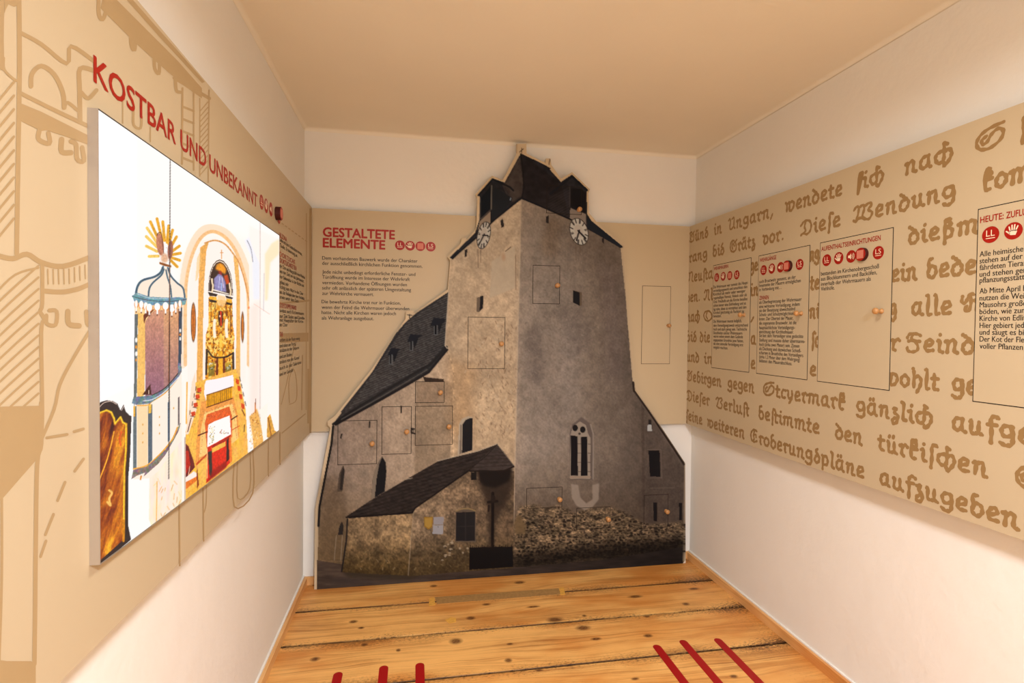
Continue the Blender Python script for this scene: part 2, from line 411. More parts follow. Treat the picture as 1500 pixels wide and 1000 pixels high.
def knob(pl, u, z, parent, r=.0125, L=.032):
    """turned wooden peg knob standing off the plane"""
    prof = [(0, .0), (.010, .0), (.0105, .003), (.007, .006), (.0055, .012), (.006, .016), (.010, .020), (.0125, .025), (.0125, .029), (.010, .034), (.005, .0365), (0, .037)]
    n = 18; V = []; Fc = []
    k = r/.0125
    for (q, h) in prof:
        for a in np.linspace(0, 2*math.pi, n, endpoint=False):
            V.append(pl.to(u+q*k*math.cos(a), z+q*k*math.sin(a), h*L/.037+.0008))
    for i in range(len(prof)-1):
        for j in range(n): Fc.append((i*n+j, i*n+(j+1) % n, (i+1)*n+(j+1) % n, (i+1)*n+j))
    return tag(mesh_obj('knob', V, Fc, M_KNOB, parent, smooth=True), 'small turned wooden knob')
def px_poly(mb, pl, pts, off, mi=0): mb.add([pl.P(x, y, off) for x, y in pts], [tuple(range(len(pts)))], mi)
def px_rib(mb, pl, pts, w, off, mi=0, sm=True):
    V, Fc = ribbon(smooth_pts(pts) if sm and len(pts) > 2 else pts, w); mb.add([pl.P(p[0], p[1], off) for p in V], Fc, mi)
def px_box(pl, corners, d0, d1, name, mats, parent=None, fm=None):
    """plate whose outline is given in plane coordinates (u, z), from offset d0 to d1"""
    k = len(corners)
    v = [pl.to(u, z, d0) for u, z in corners]+[pl.to(u, z, d1) for u, z in corners]
    f = [tuple(range(k, 2*k)), tuple(reversed(range(k)))]+[(i, (i+1) % k, k+(i+1) % k, k+i) for i in range(k)]
    return mesh_obj(name, v, f, mats=mats, fm=[0, 1]+[1]*k, parent=parent)

# ------------------------------------------------------------------ wall panels (structure of the show, hung off the walls)
ZT, ZB = 2.010, .832
def panel(name, pl, u0, u1, label, th=.012):
    root = D.objects.new(name, None); COL.objects.link(root)
    p = pl.to((u0+u1)/2, ZB); root.location = tuple(p)
    tag(root, label, 'display panel')
    return root
def adopt(o, root):
    """parent o to root keeping its vertices in world coordinates"""
    o.parent = root; o.matrix_parent_inverse = Matrix.Translation(-Vector(root.location))
def kids(root):
    for o in list(D.objects):
        if o.parent is root and o.matrix_parent_inverse == Matrix.Identity(4) and root.location.length > 0:
            o.matrix_parent_inverse = Matrix.Translation(-Vector(root.location))
def sheet(pl, u0, u1, root, depth):
    px_box(pl, [(u0, ZB), (u1, ZB), (u1, ZT), (u0, ZT)], -.012, 0, 'sheet', [M_PANEL, M_EDGE], root)
    mb = MB()                                     # hanging battens behind the sheet reach the wall
    a, b = (u0+.12, u1-.12)
    for z in (ZB+.25, ZT-.25):
        p = pl.to(a, z-.02, -.012); q = pl.to(b, z+.02, -depth)
        mb.box(tuple(np.minimum(p, q)), tuple(np.maximum(p, q)))
    mb.build('batten', M_EDGE, root)

# ------------------------------------------------------------------ printed pictures: painted in numpy, carried as colours of a fine grid
def vnoise(X, Y, seed):
    r = np.random.RandomState(seed); T = r.rand(64, 64)
    xi = np.floor(X).astype(int); yi = np.floor(Y).astype(int); fx = X-xi; fy = Y-yi
    fx = fx*fx*(3-2*fx); fy = fy*fy*(3-2*fy)
    a = T[yi % 64, xi % 64]; b = T[yi % 64, (xi+1) % 64]; c = T[(yi+1) % 64, xi % 64]; d = T[(yi+1) % 64, (xi+1) % 64]
    return (a*(1-fx)+b*fx)*(1-fy)+(c*(1-fx)+d*fx)*fy
def fbm(X, Y, seed=0, oct=4):
    s = 0; a = .5; t = 0
    for o in range(oct):
        s = s+a*vnoise(X*2**o+17*o, Y*2**o+5*o, seed+o); t += a; a *= .55
    return s/t
class Canvas:
    def __init__(s, x0, y0, x1, y1, ss, base):
        s.x0, s.y0, s.s = x0, y0, ss
        s.w, s.h = int((x1-x0)*ss), int((y1-y0)*ss)
        s.a = np.zeros((s.h, s.w, 3), np.float32)+np.array(base, np.float32)
        s.X, s.Y = np.meshgrid((np.arange(s.w)+.5)/ss+x0, (np.arange(s.h)+.5)/ss+y0)
    def sl(s, x0, y0, x1, y1):
        i0 = max(0, int((y0-s.y0)*s.s)-1); i1 = min(s.h, int((y1-s.y0)*s.s)+2)
        j0 = max(0, int((x0-s.x0)*s.s)-1); j1 = min(s.w, int((x1-s.x0)*s.s)+2)
        return slice(i0, max(i0, i1)), slice(j0, max(j0, j1))
    def put(s, S, M, col):
        if M.size == 0: return
        c = np.array(col(s.X[S], s.Y[S]), np.float32) if callable(col) else np.array(col, np.float32)
        s.a[S] = s.a[S]*(1-M[..., None])+c*M[..., None]
    def inside(s, S, pts):
        X, Y = s.X[S], s.Y[S]; M = np.zeros(X.shape, bool); k = len(pts)
        for i in range(k):
            (xa, ya), (xb, yb) = pts[i], pts[(i+1) % k]
            if ya == yb: continue
            c = (Y < ya) != (Y < yb)
            M ^= c & (X < (xb-xa)*(Y-ya)/(yb-ya)+xa)
        return M
    def poly(s, pts, col, alpha=1., blur=0, mult=False):
        xs = [p[0] for p in pts]; ys = [p[1] for p in pts]; m = blur*2
        S = s.sl(min(xs)-m, min(ys)-m, max(xs)+m, max(ys)+m)
        M = s.inside(S, pts).astype(np.float32)
        if blur:
            k = max(1, int(blur*s.s)); 
            for ax in (0, 1):
                for _ in range(2):
                    C = np.cumsum(np.pad(M, [(k+1, k) if a == ax else (0, 0) for a in (0, 1)], mode='edge'), axis=ax)
                    n = M.shape[ax]; M = (np.take(C, range(2*k+1, 2*k+1+n), ax)-np.take(C, range(0, n), ax))/(2*k+1)
        if mult:
            s.a[S] = s.a[S]*(1-M[..., None]*alpha)+s.a[S]*np.array(col, np.float32)*M[..., None]*alpha
        else: s.put(S, M*alpha, col)
    def line(s, pts, w, col, alpha=1., sm=False):
        if sm: pts = [tuple(p) for p in smooth_pts(pts, 5)]
        for (xa, ya), (xb, yb) in zip(pts[:-1], pts[1:]):
            S = s.sl(min(xa, xb)-w, min(ya, yb)-w, max(xa, xb)+w, max(ya, yb)+w)
            X, Y = s.X[S], s.Y[S]; dx, dy = xb-xa, yb-ya; L2 = dx*dx+dy*dy+1e-9
            t = np.clip(((X-xa)*dx+(Y-ya)*dy)/L2, 0, 1); d = np.hypot(X-xa-t*dx, Y-ya-t*dy)
            s.put(S, (np.clip((w/2-d)*s.s+.5, 0, 1)*alpha).astype(np.float32), col)
    def ell(s, cx, cy, rx, ry, col, alpha=1., tilt=0., soft=0):
        R = max(rx, ry)+1; S = s.sl(cx-R, cy-R, cx+R, cy+R); X, Y = s.X[S]-cx, s.Y[S]-cy
        c, n = math.cos(tilt), math.sin(tilt); q = np.hypot((X*c+Y*n)/rx, (-X*n+Y*c)/ry)
        M = np.clip((1-q)*(1/soft if soft else min(rx, ry)*s.s), 0, 1)
        s.put(S, (M*alpha).astype(np.float32), col)
    def grain(s, pts, amp, scx, scy, seed, tint=(1, 1, 1), thr=None):
        """multiply noise inside a polygon"""
        xs = [p[0] for p in pts]; ys = [p[1] for p in pts]; S = s.sl(min(xs), min(ys), max(xs), max(ys))
        M = s.inside(S, pts); n = fbm(s.X[S]/scx, s.Y[S]/scy, seed)-.5
        if thr is not None: n = np.minimum(0, (.5-thr)-(n+.5-.5)-.0) if False else -np.clip((n-thr)*6, 0, 1)
        f = 1+amp*n*2
        s.a[S] = np.where(M[..., None], s.a[S]*(1+(f[..., None]-1)*np.array(tint, np.float32)), s.a[S])
    def sample(s, x, y):
        fx = np.clip((x-s.x0)*s.s-.5, 0, s.w-1.001); fy = np.clip((y-s.y0)*s.s-.5, 0, s.h-1.001)
        i = fy.astype(int); j = fx.astype(int); fx = (fx-j)[:, None]; fy = (fy-i)[:, None]; a = s.a
        return (a[i, j]*(1-fx)+a[i, j+1]*fx)*(1-fy)+(a[i+1, j]*(1-fx)+a[i+1, j+1]*fx)*fy
def print_mesh(name, pl, U, Z, cv, mat, parent, clip=None, off=0., conv=None):
    """grid over (U, Z) on plane pl coloured from canvas cv; clip = outline in (u, z), borders snapped onto it"""
    UU, ZZ = np.meshgrid(U, Z); u = UU.ravel().copy(); z = ZZ.ravel().copy(); nx, ny = len(U), len(Z)
    idx = np.arange(nx*ny).reshape(ny, nx)
    Q = np.stack([idx[:-1, :-1], idx[:-1, 1:], idx[1:, 1:], idx[1:, :-1]], -1).reshape(-1, 4)
    if clip is not None:
        cu = u[Q].mean(1); cz = z[Q].mean(1); M = np.zeros(len(Q), bool); k = len(clip)
        for i in range(k):
            (xa, ya), (xb, yb) = clip[i], clip[(i+1) % k]
            if ya == yb: continue
            M ^= ((cz < ya) != (cz < yb)) & (cu < (xb-xa)*(cz-ya)/(yb-ya)+xa)
        Q = Q[M]
        cnt = np.bincount(Q.ravel(), minlength=nx*ny); bd = np.where((cnt > 0) & (cnt < 4))[0]
        best = np.full(len(bd), 1e9); bu = u[bd].copy(); bz = z[bd].copy()
        for i in range(k):
            (xa, ya), (xb, yb) = clip[i], clip[(i+1) % k]; dx, dy = xb-xa, yb-ya
            t = np.clip(((u[bd]-xa)*dx+(z[bd]-ya)*dy)/(dx*dx+dy*dy+1e-12), 0, 1)
            pu = xa+t*dx; pz = ya+t*dy; d = np.hypot(pu-u[bd], pz-z[bd]); g = d < best
            best[g] = d[g]; bu[g] = pu[g]; bz[g] = pz[g]
        u[bd] = bu; z[bd] = bz
        used = np.unique(Q); mp = np.zeros(nx*ny, int); mp[used] = np.arange(len(used)); Q = mp[Q]; u = u[used]; z = z[used]
    P = u[:, None]*pl.u[None]; P[:, pl.ax] = pl.val+off*pl.n[pl.ax]; P[:, 2] = z
    X, Y = projn(P); c = cv.sample(X, Y); c = lin(np.clip(c, 0, 255))
    if conv is not None: c = c*np.array(conv)[None]
    me = D.meshes.new(name); me.vertices.add(len(P)); me.vertices.foreach_set('co', P.astype(np.float32).ravel())
    me.loops.add(len(Q)*4); me.loops.foreach_set('vertex_index', Q.astype(np.int32).ravel())
    me.polygons.add(len(Q)); me.polygons.foreach_set('loop_start', np.arange(0, len(Q)*4, 4, dtype=np.int32))
    me.update(calc_edges=True)
    ca = me.color_attributes.new('print', 'FLOAT_COLOR', 'POINT')
    ca.data.foreach_set('color', np.concatenate([c, np.ones((len(c), 1))], 1).astype(np.float32).ravel())
    me.materials.append(mat); o = D.objects.new(name, me); COL.objects.link(o); o.parent = parent
    return o
def mat_print(name, emit=0., rough=.5):
    mt, N, L, B = new_mat(name); at = N.new('ShaderNodeAttribute'); at.attribute_name = 'print'
    B.inputs['Roughness'].default_value = rough; B.inputs['Specular IOR Level'].default_value = .08
    if emit:
        B.inputs['Base Color'].default_value = (.02, .02, .02, 1); L.new(at.outputs['Color'], B.inputs['Emission Color']); B.inputs['Emission Strength'].default_value = emit
    else: L.new(at.outputs['Color'], B.inputs['Base Color'])
    return mt
def Z(s, ox, oy): return lambda *l: [(ox+a/s, oy+b/s) for a, b in l]

#=== LEFT PANEL
PL = panel('display_panel', LEFT, -.3, 2.99, 'long sand-coloured panel on the left wall with tan town drawing and red heading')
sheet(LEFT, -.35, 2.99, PL, .0468)
mb = MB(); O = .0004; DV = []; DF = []
def dadd(V, Fc):
    n0 = len(DV); DV.extend([LEFT.uz(float(p[0]), float(p[1])) for p in V]); DF.extend([tuple(i+n0 for i in f) for f in Fc])
def T(pts, w): dadd(*ribbon(smooth_pts(pts) if len(pts) > 2 else pts, w))
def PG(pts): dadd(pts, [tuple(q) for q in __import__('mathutils').geometry.tessellate_polygon([[Vector((p[0], p[1], 0)) for p in pts]])])
def q1(l, s=3.3333, ox=0, oy=0): return [(ox+a/s, oy+b/s) for a, b in l]
T([(27, -20), (28, 40), (28, 120), (26, 240), (24, 372)], 7)
PG([(-30, -30), (6, -30), (5, 60), (6, 104), (-30, 90)])
PG([(6, -30), (31, -30), (29, 8), (20, 10), (12, 6), (8, 14), (6, 20)])
T([(5, 85), (6, 102), (20, 116), (26, 118)], 4)
T(q1([(100, 160), (200, 215), (325, 310), (345, 225), (460, 300)]), 6)
T(q1([(150, 420), (155, 360), (200, 322), (262, 362), (305, 450), (312, 525)]), 7)
T(q1([(460, 345), (390, 335), (388, 440), (390, 590)]), 7)
T(q1([(395, 450), (430, 480), (470, 440)]), 6)
T(q1([(100, 455), (240, 525), (450, 625)]), 6)
PG(q1([(90, 500), (200, 545), (330, 610), (445, 668), (445, 712), (330, 670), (225, 635), (200, 640), (100, 590)]))
T(q1([(190, 640), (188, 680), (240, 700), (235, 650)]), 7); T(q1([(300, 680), (300, 740), (345, 745)]), 8)
T(q1([(345, 690), (370, 705), (375, 775), (408, 785), (400, 720)]), 7)
T(q1([(315, 520), (330, 500), (380, 540)]), 5)
PG(q1([(500, -10), (560, -10), (690, 120), (870, 300), (985, 430), (985, 480), (900, 420), (760, 300), (640, 190), (490, 40)]))
PG(q1([(610, -10), (640, -10), (780, 150), (900, 285), (1000, 400), (985, 405), (880, 290), (760, 160)]))
T(q1([(480, 0), (482, 70), (500, 95), (515, 60)]), 6); T(q1([(640, 170), (640, 215), (655, 245), (660, 190)]), 6)
T(q1([(752, 285), (755, 335), (775, 360), (778, 310)]), 5); T(q1([(855, 380), (860, 440), (880, 450)]), 5)
T(q1([(890, 430), (888, 800)]), 3); T(q1([(945, 440), (945, 830)]), 2.4); T(q1([(975, 480), (975, 860)]), 1.6); T(q1([(1020, 440), (1016, 890)]), 2.2)
T(q1([(850, 380), (900, 410), (1022, 480)]), 5)
for yy in (520, 580, 640, 700, 770): T(q1([(890, yy), (945, yy+22)]), 3.4)
for yy in range(520, 850, 26): T(q1([(978, yy+20), (1014, yy-22)]), 1.7)
T(q1([(598, 480), (598, 600)]), 2); T(q1([(650, 540), (652, 610), (685, 625), (690, 570)]), 4); T(q1([(733, 620), (733, 690)]), 2)
for k in range(11): T([(-5, 150+k*20), (10, 132+k*20), (20, 120+k*20)], 3.6)
q2 = lambda l: q1(l, 3.3333, 0, 300)
T(q2([(-20, 245), (60, 262), (130, 240), (200, 280), (305, 300), (440, 255)]), 7.5)
T(q2([(205, 290), (205, 480), (195, 520), (215, 560), (200, 620), (205, 1000), (200, 1150)]), 6)
T(q2([(215, 420), (300, 425), (380, 410), (440, 385)]), 7)
for xx in range(232, 440, 26): T(q2([(xx, 315+(0 if xx < 330 else -(xx-330)*.25)), (xx+2, 385-(0 if xx < 330 else (xx-330)*.3))]), 2.2)
for k in range(13): T([(-8, 430+k*17), (22, 402+k*17), (56, 372+k*17+(0 if k > 0 else 20))], 3.2)
T(q2([(225, 540), (228, 580), (270, 585), (275, 520), (240, 515)]), 6); T(q2([(330, 520), (335, 580), (385, 590)]), 8); T(q2([(420, 520), (425, 580), (445, 590)]), 6)
T(q2([(440, 610), (350, 760), (290, 880), (262, 1000), (185, 1180)]), 5)
PG([(-30, 596), (60, 594), (60, 630), (54, 672), (5, 728), (-30, 760)])
T([(60, 590), (60, 650), (54, 680), (52, 800), (51, 900), (50, 972)], 6.5); T([(2, 725), (2, 850), (-2, 980)], 4)
PG([(-30, 962), (10, 968), (45, 968), (52, 972), (52, 1040), (-30, 1050)])
for a, b in (((68, 641), (98, 636)), ((108, 632), (122, 628)), ((109, 690), (122, 672)), ((84, 733), (95, 706)), ((66, 783), (78, 753)), ((59, 815), (67, 792))): T([a, b], 4.2)
T([(262, 727), (263, 828)], 2.6); T([(297, 705), (298, 792)], 2.2); T([(302, 703), (302, 735), (299, 750)], 1.6)
T([(343, 668), (343, 742), (370, 722), (370, 655)], 2); T([(348, 668), (348, 729), (366, 714), (366, 660)], 1.6)
T([(393, 645), (393, 697)], 1.6); T([(410, 633), (410, 680)], 1.8); T([(413, 634), (447, 606)], 1.8)
for k in range(8): T([(413+k*4.9, 327+k*3.6), (415+k*4.9, 328.6+k*3.6)], 1.6)
PG([(453, 305), (456.4, 305), (456, 634), (452.8, 634)])
PG([(448, 312), (449.5, 312), (448.8, 600), (447.6, 600)])
T([(411, 444), (452, 440)], 3); PG([(411, 488), (452, 487), (452, 500), (411, 502)])
T([(443, 520), (442, 600)], 1.4); T([(412, 592), (420, 560), (428, 520), (433, 505)], 1.2); T([(424, 590), (423, 560), (429, 540), (434, 556), (434, 585), (424, 592)], 1.3)
PG([(450, 540), (453, 540), (453, 620), (450, 620)])
V, Fc = union2d(DV, DF); mb.add([LEFT.to(p[0], p[1], O) for p in V], Fc)
tag(mb.build('town_drawing', M_LTAN, PL), kind='stuff')
mb = MB()
hb = LEFT.uz(137, 118.5)[1]
hc = LEFT.uz(138, 79.5)[1]-hb
for s, a, b in (('KOSTBAR', 137, 257), ('UND', 264, 301.5), ('UNBEKANNT', 306.5, 376.5)):
    mb = MB(); put_text(mb, LEFT, s, a, 118.5, b, hc, .018, z=hb); mb.build('heading_word', M_RED, PL)
mb = MB()
for k, x, y in (('LL', 383, 296), ('hand', 389.8, 301.3), ('sound', 396.7, 306.6), ('LS', 408.5, 318)):
    u, z = LEFT.uz(x, y); icon(PL, LEFT, k, u, z, .026)
u, z = LEFT.uz(404.5, 312.5); puck(LEFT, u, z, .026, .02, PL)
mb = MB()
for s, x1, y0, mi in (('RLZONA', 420, 347, 1), ('Lebe mit dem Gottesdienst vertraut,', 442.5, 353, 0), ('Taufe, Erinnerung an', 435, 361, 0),
                   ('DORTLICHE', 432, 375, 1), ('DORTLICHKEITEN', 434, 384, 1), ('der Chor und Altargestühl in den Wehrbau', 446.5, 391.5, 0), ('aus der Zeit um das Jahrhundert', 445, 399, 0),
                   ('der Seitenaltar in der Kirche und', 445, 407, 0), ('gebaut sehr', 422.5, 415, 0), ('richtig zum Altar in den Chor', 444, 422, 0), ('aus der Reliquie über dem Hochaltar', 446, 429.5, 0), ('sowie unter dem Dach', 437, 437, 0),
                   ('DORTDOPPELWAND', 434, 450, 1), ('sodass auch Kirchenmauern', 445, 457, 0), ('zur Zeit Säulen und Gewölbe', 446, 465, 0), ('mit Hauptaltar der Kirche', 444, 471, 0), ('im Chor', 421, 478, 0),
                   ('TAB', 414, 493, 1), ('sodann ist der Raum wenig', 439, 500.5, 0), ('und oben am Portal', 433, 509, 0), ('sodann in der Empore', 438, 516, 0), ('und am Boden', 427, 525, 0), ('sodann von der Kanzel', 438, 533, 0), ('auch in der Sakristei', 441, 542, 0), ('und im Gestühl', 429, 551, 0)):
    put_text(mb, LEFT, s, 409.5, y0, x1, .0165 if mi == 0 else .02, .012 if mi else .004, mi=mi)
tag(mb.build('small_print', [M_BLACK, M_RED], PL), kind='stuff')
kids(PL)

#=== LIGHTBOX
LB = D.objects.new('lightbox', None); COL.objects.link(LB)
FRONT = Plane(0, -.5150, (0, 1, 0), (1, 0, 0))
yl = FRONT.uz(145, 500)[0]; yr = FRONT.uz(409, 490)[0]; z1 = FRONT.uz(150, 163)[1]; z0 = FRONT.uz(140, 832)[1]
yl = (FRONT.uz(150, 163)[0]+FRONT.uz(140, 832)[0])/2
LB.location = (-.531, (yl+yr)/2, z0)
tag(LB, 'glowing light box with a picture of a pulpit and altar, hung on the left panel', 'light box')
mb = MB(); t = .004
mb.box((-.5309, yl, z0), (-.5156, yl+t, z1)); mb.box((-.5309, yr-t, z0), (-.5156, yr, z1)); mb.box((-.5309, yl+t+1e-4, z0), (-.5156, yr-t-1e-4, z0+t)); mb.box((-.5309, yl+t+1e-4, z1-t), (-.5156, yr-t-1e-4, z1)); mb.box((-.5304, yl+2*t, z0+2*t), (-.529, yr-2*t, z1-2*t))
mb.build('frame', M_ALU, LB)
mb = MB(); e = .0022
for a, b, mi in (((-.5155, yl, z0), (-.5148, yl+.0012, z1), 1), ((-.5155, yl+.0013, z0), (-.5145, yr-e-1e-4, z0+e*.6), 1), ((-.5155, yl+.0013, z1-e), (-.5145, yr-e-1e-4, z1), 0), ((-.5155, yr-e, z0), (-.5148, yr, z1), 1)): mb.box(a, b, mi)
mb.build('rim', [M_DARK, M_ALU], LB)
cv = Canvas(136, 160, 412, 838, 2, (255, 252, 248))
R_ = random.Random(2)
TEAL = (92, 132, 146); DTL = (60, 72, 80); GOLD = (244, 190, 80)
cv.poly([(141, 165), (200, 200), (200, 560), (141, 590)], (255, 253, 255))
# ---- nave wall and chancel arch
z8 = Z(3.846, 180, 300)
cv.poly([(262, 380), (300, 330), (360, 350), (409, 360), (409, 640), (262, 760)], (255, 246, 236), .8, 6)
cv.line(z8((335, 900), (335, 560), (345, 400), (380, 250), (440, 150), (510, 130), (590, 165), (655, 260), (705, 400), (722, 560), (722, 900)), 11, (250, 226, 200), .75, True)
cv.line(z8((352, 900), (352, 560), (362, 400), (395, 270), (445, 180), (510, 150), (585, 190), (645, 280), (690, 420), (708, 560), (708, 900)), 5, (246, 196, 140), .8, True)
cv.poly(z8((365, 900), (370, 450), (400, 290), (450, 200), (520, 185), (590, 220), (640, 300), (680, 420), (690, 560), (690, 1000), (365, 1050)), (255, 243, 234))
cv.poly(z8((415, 1000), (425, 480), (435, 240), (485, 205), (470, 260), (455, 480), (452, 700), (450, 1000)), (238, 178, 100))
cv.line(z8((462, 215), (520, 200), (580, 225), (640, 300)), 2.2, (214, 150, 84), .8, True)
cv.poly(z8((622, 280), (650, 320), (660, 480), (662, 1000), (636, 1000), (640, 480)), (242, 188, 112))
cv.line(z8((640, 300), (655, 330), (690, 440), (718, 580)), 1.3, (214, 140, 74), .9, True)
cv.poly(z8((408, 430), (418, 300), (440, 250), (440, 330), (420, 420)), (246, 204, 140), .6)
# right wall, window reveal
cv.poly([(365, 330), (409, 350), (409, 640), (365, 680)], (255, 247, 240))
cv.poly(z8((685, 200), (712, 180), (730, 240), (770, 330), (770, 530), (735, 530), (728, 300), (700, 240)), (238, 240, 252), .8)
cv.line(z8((700, 200), (722, 250), (732, 320)), 1.2, (150, 150, 160), .8, True)
cv.line([(381, 326), (381, 660)], 1.0, (190, 170, 165), .7)
cv.line([(387, 400), (386, 455)], 1, (190, 188, 196), .8); cv.line([(372, 445), (395, 460)], 1, (230, 200, 190), .8)
cv.poly([(388, 372), (398, 356), (409, 350), (409, 372), (396, 385), (392, 440), (388, 440)], (252, 232, 196), .9, 1)
cv.poly([(366, 450), (380, 440), (380, 660), (366, 670)], (250, 220, 206), .5, 3)
cv.ell(364.5, 450.5, 1.5, 2.5, (232, 140, 90))
# ---- oval medallions
for cx, cy, rx, ry in ((283.3, 472, 4.1, 30.5), (355.3, 479, 2.7, 24.5)):
    cv.ell(cx, cy, rx, ry, (74, 44, 26)); cv.ell(cx, cy, rx-1, ry-1.6, (232, 150, 70)); cv.ell(cx, cy, rx-1.7, ry-3, (196, 112, 46))
# ---- lunette painting
z5 = Z(12.5, 290, 370)
lun = z5((205, 700), (212, 520), (235, 380), (280, 260), (330, 190), (400, 160), (470, 195), (530, 280), (580, 400), (610, 560), (622, 780))
cv.poly(z5((190, 700), (200, 480), (230, 330), (280, 210), (340, 145), (400, 125), (470, 150), (540, 240), (600, 380), (630, 560), (640, 790)), (70, 52, 42))
cv.poly(z5((198, 700), (208, 480), (240, 335), (288, 222), (345, 160), (400, 142), (465, 168), (530, 250), (590, 390), (622, 560), (630, 790)), (246, 230, 214))
cv.poly(lun, (66, 44, 40))
cv.poly(z5((320, 300), (340, 220), (400, 185), (470, 215), (520, 310), (500, 400), (430, 360), (370, 330)), (240, 160, 50), 1, 1)
cv.poly(z5((290, 480), (370, 390), (420, 380), (500, 520), (520, 720), (300, 690)), (150, 144, 190), 1, .8)
cv.poly(z5((470, 420), (540, 400), (580, 560), (520, 580)), (205, 84, 40), 1, .6); cv.poly(z5((370, 330), (430, 340), (440, 420), (380, 380)), (160, 40, 40), .9, .4)
cv.line(z5((400, 440), (380, 640)), 1, (206, 206, 236)); cv.line(z5((440, 450), (470, 640)), 1, (230, 214, 226)); cv.line(z5((430, 560), (430, 690)), 1.4, (170, 196, 232))
cv.line(z5((280, 680), (560, 760)), 2, (252, 240, 222)); cv.line(z5((290, 700), (580, 775)), .8, (60, 40, 34))
for a in (((255, 480), (262, 560), (275, 600), (258, 720)), ((578, 560), (585, 640), (600, 700), (590, 790))): cv.line(z5(*a), 2.2, (250, 226, 190), 1, True)
cv.line([(324.6, 366), (324.6, 379)], 1, (222, 150, 84)); cv.line([(322.6, 370), (326.8, 370)], 1, (222, 150, 84))
# ---- gilded altar
z6 = Z(8.333, 290, 440)
alt = z6((130, -40), (200, -10), (330, -5), (420, 20), (425, 290), (445, 430), (440, 640), (435, 900), (320, 920), (210, 960), (85, 985), (92, 640), (95, 420), (130, 300))
cv.poly(alt, lambda X, Y: np.where((fbm(X/2.2, Y/3.4, 5)[..., None] > .56), np.array((250, 214, 120)), np.where(fbm(X/1.7, Y/3.2, 9)[..., None] > .43, np.array((236, 160, 44)), np.array((150, 84, 28)))))
for a, b in (((160, 0), (160, 260)), ((395, 60), (395, 420)), ((210, 20), (205, 200)), ((340, 30), (345, 200))): cv.line(z6(a, b), 1.2, (120, 64, 22), .7)
cv.poly(z5((180, 715), (360, 760), (340, 800), (210, 790)), (56, 42, 40)); cv.poly(z5((205, 850), (345, 880), (335, 915), (215, 900)), (56, 42, 40)); cv.poly(z5((210, 795), (340, 810), (345, 870), (212, 850)), (236, 176, 60))
cv.poly(z5((500, 780), (650, 825), (625, 850), (520, 830)), (56, 42, 40)); cv.poly(z5((515, 900), (625, 930), (620, 965), (525, 945)), (56, 42, 40)); cv.poly(z5((515, 835), (625, 855), (622, 925), (518, 900)), (236, 176, 60))
cv.poly(z5((360, 770), (500, 800), (515, 900), (470, 1000), (350, 960)), (250, 206, 150), .8, .6)
cv.poly(z6((250, 130), (300, 130), (310, 260), (290, 330), (260, 300), (245, 220)), (70, 44, 30), 1, .4); cv.line(z6((278, 140), (282, 300)), 2.4, (214, 62, 30)); cv.ell(*z6((268, 190))[0], 1.4, 2, (250, 220, 190))
for cx in (203, 350): cv.line(z6((cx, 240), (cx-4, 340), (cx+2, 440)), 4.2, (255, 240, 214), 1, True)
cv.line(z6((278, 420), (280, 560)), 4.2, (250, 204, 90)); cv.line(z6((275, 640), (278, 900)), 6, (242, 176, 50)); cv.line(z6((235, 700), (230, 900)), 3, (110, 40, 20), .9); cv.line(z6((318, 700), (318, 880)), 3, (110, 40, 20), .9)
for a in (((110, 600), (100, 900)), ((430, 640), (432, 890))): cv.line(z6(*a), 3, (70, 52, 44))
for a in (((130, 620), (190, 690), (330, 690), (410, 650)),): cv.line(z6(*a), 2.4, (58, 38, 26), .8, True)
for cx in (165, 370):
    cv.poly(z6((cx-38, 760), (cx+36, 750), (cx+34, 900), (cx-36, 930)), (196, 160, 60)); 
    for k in range(14): cv.ell(*z6((cx-30+R_.random()*62, 750+R_.random()*90))[0], 1.1, 1.3, R_.choice([(250, 240, 224), (90, 96, 40), (240, 240, 220)]))
    for k in range(5): cv.line(z6((cx-30+k*15, 810), (cx-30+k*15, 920)), .8, (80, 74, 30))
cv.line(z6((100, 960), (230, 930), (330, 900), (430, 880)), 1.6, (190, 84, 34))
# ---- floor, carpets, chairs
cv.poly([(286, 560), (302, 555), (345, 540), (352, 560), (360, 600), (364, 676), (320, 708), (200, 795), (272, 740), (272, 632)], lambda X, Y: np.stack([0*X+246, 176+26*fbm(X/6, Y/9, 3), 66+50*fbm(X/5, Y/12, 4)], -1))
cv.poly([(281, 560), (286, 545), (288, 600), (276, 636), (272, 636)], (252, 224, 200))
z7 = Z(10, 270, 540)
cv.poly(z7((250, 480), (300, 470), (720, 400), (790, 700), (800, 1000), (700, 1080), (160, 1400), (190, 900)), (238, 160, 84))
cv.poly(z7((300, 640), (700, 510), (760, 690), (790, 1020), (720, 1080), (220, 1300), (240, 900)), (250, 206, 130))
cv.poly(z7((330, 670), (660, 550), (700, 700), (700, 1000), (330, 1180), (300, 800)), (226, 104, 48))
for k in range(120):
    t = R_.random(); e = R_.randrange(3)
    p = ((31+t*39, 63.5-t*12) if e == 0 else (30-t*6, 65+t*60) if e == 1 else (71+t*6, 53+t*50))
    cv.ell(270+p[0], 540+p[1], .7, .9, R_.choice([(200, 120, 60), (255, 236, 190), (222, 150, 80)]))
for k in range(60): cv.ell(270+33+R_.random()*34, 540+60+R_.random()*12, .6, .8, R_.choice([(250, 170, 110), (190, 64, 30)]))
cv.line(z7((205, 975), (330, 925)), 1.8, (90, 40, 26)); cv.line(z7((690, 745), (770, 690)), 1.6, (90, 40, 26))
cv.poly(z7((165, 1390), (330, 1240), (340, 1260), (180, 1420)), (206, 90, 40)); cv.line(z7((690, 885+15), (810, 820+15)), 1.2, (214, 96, 50))
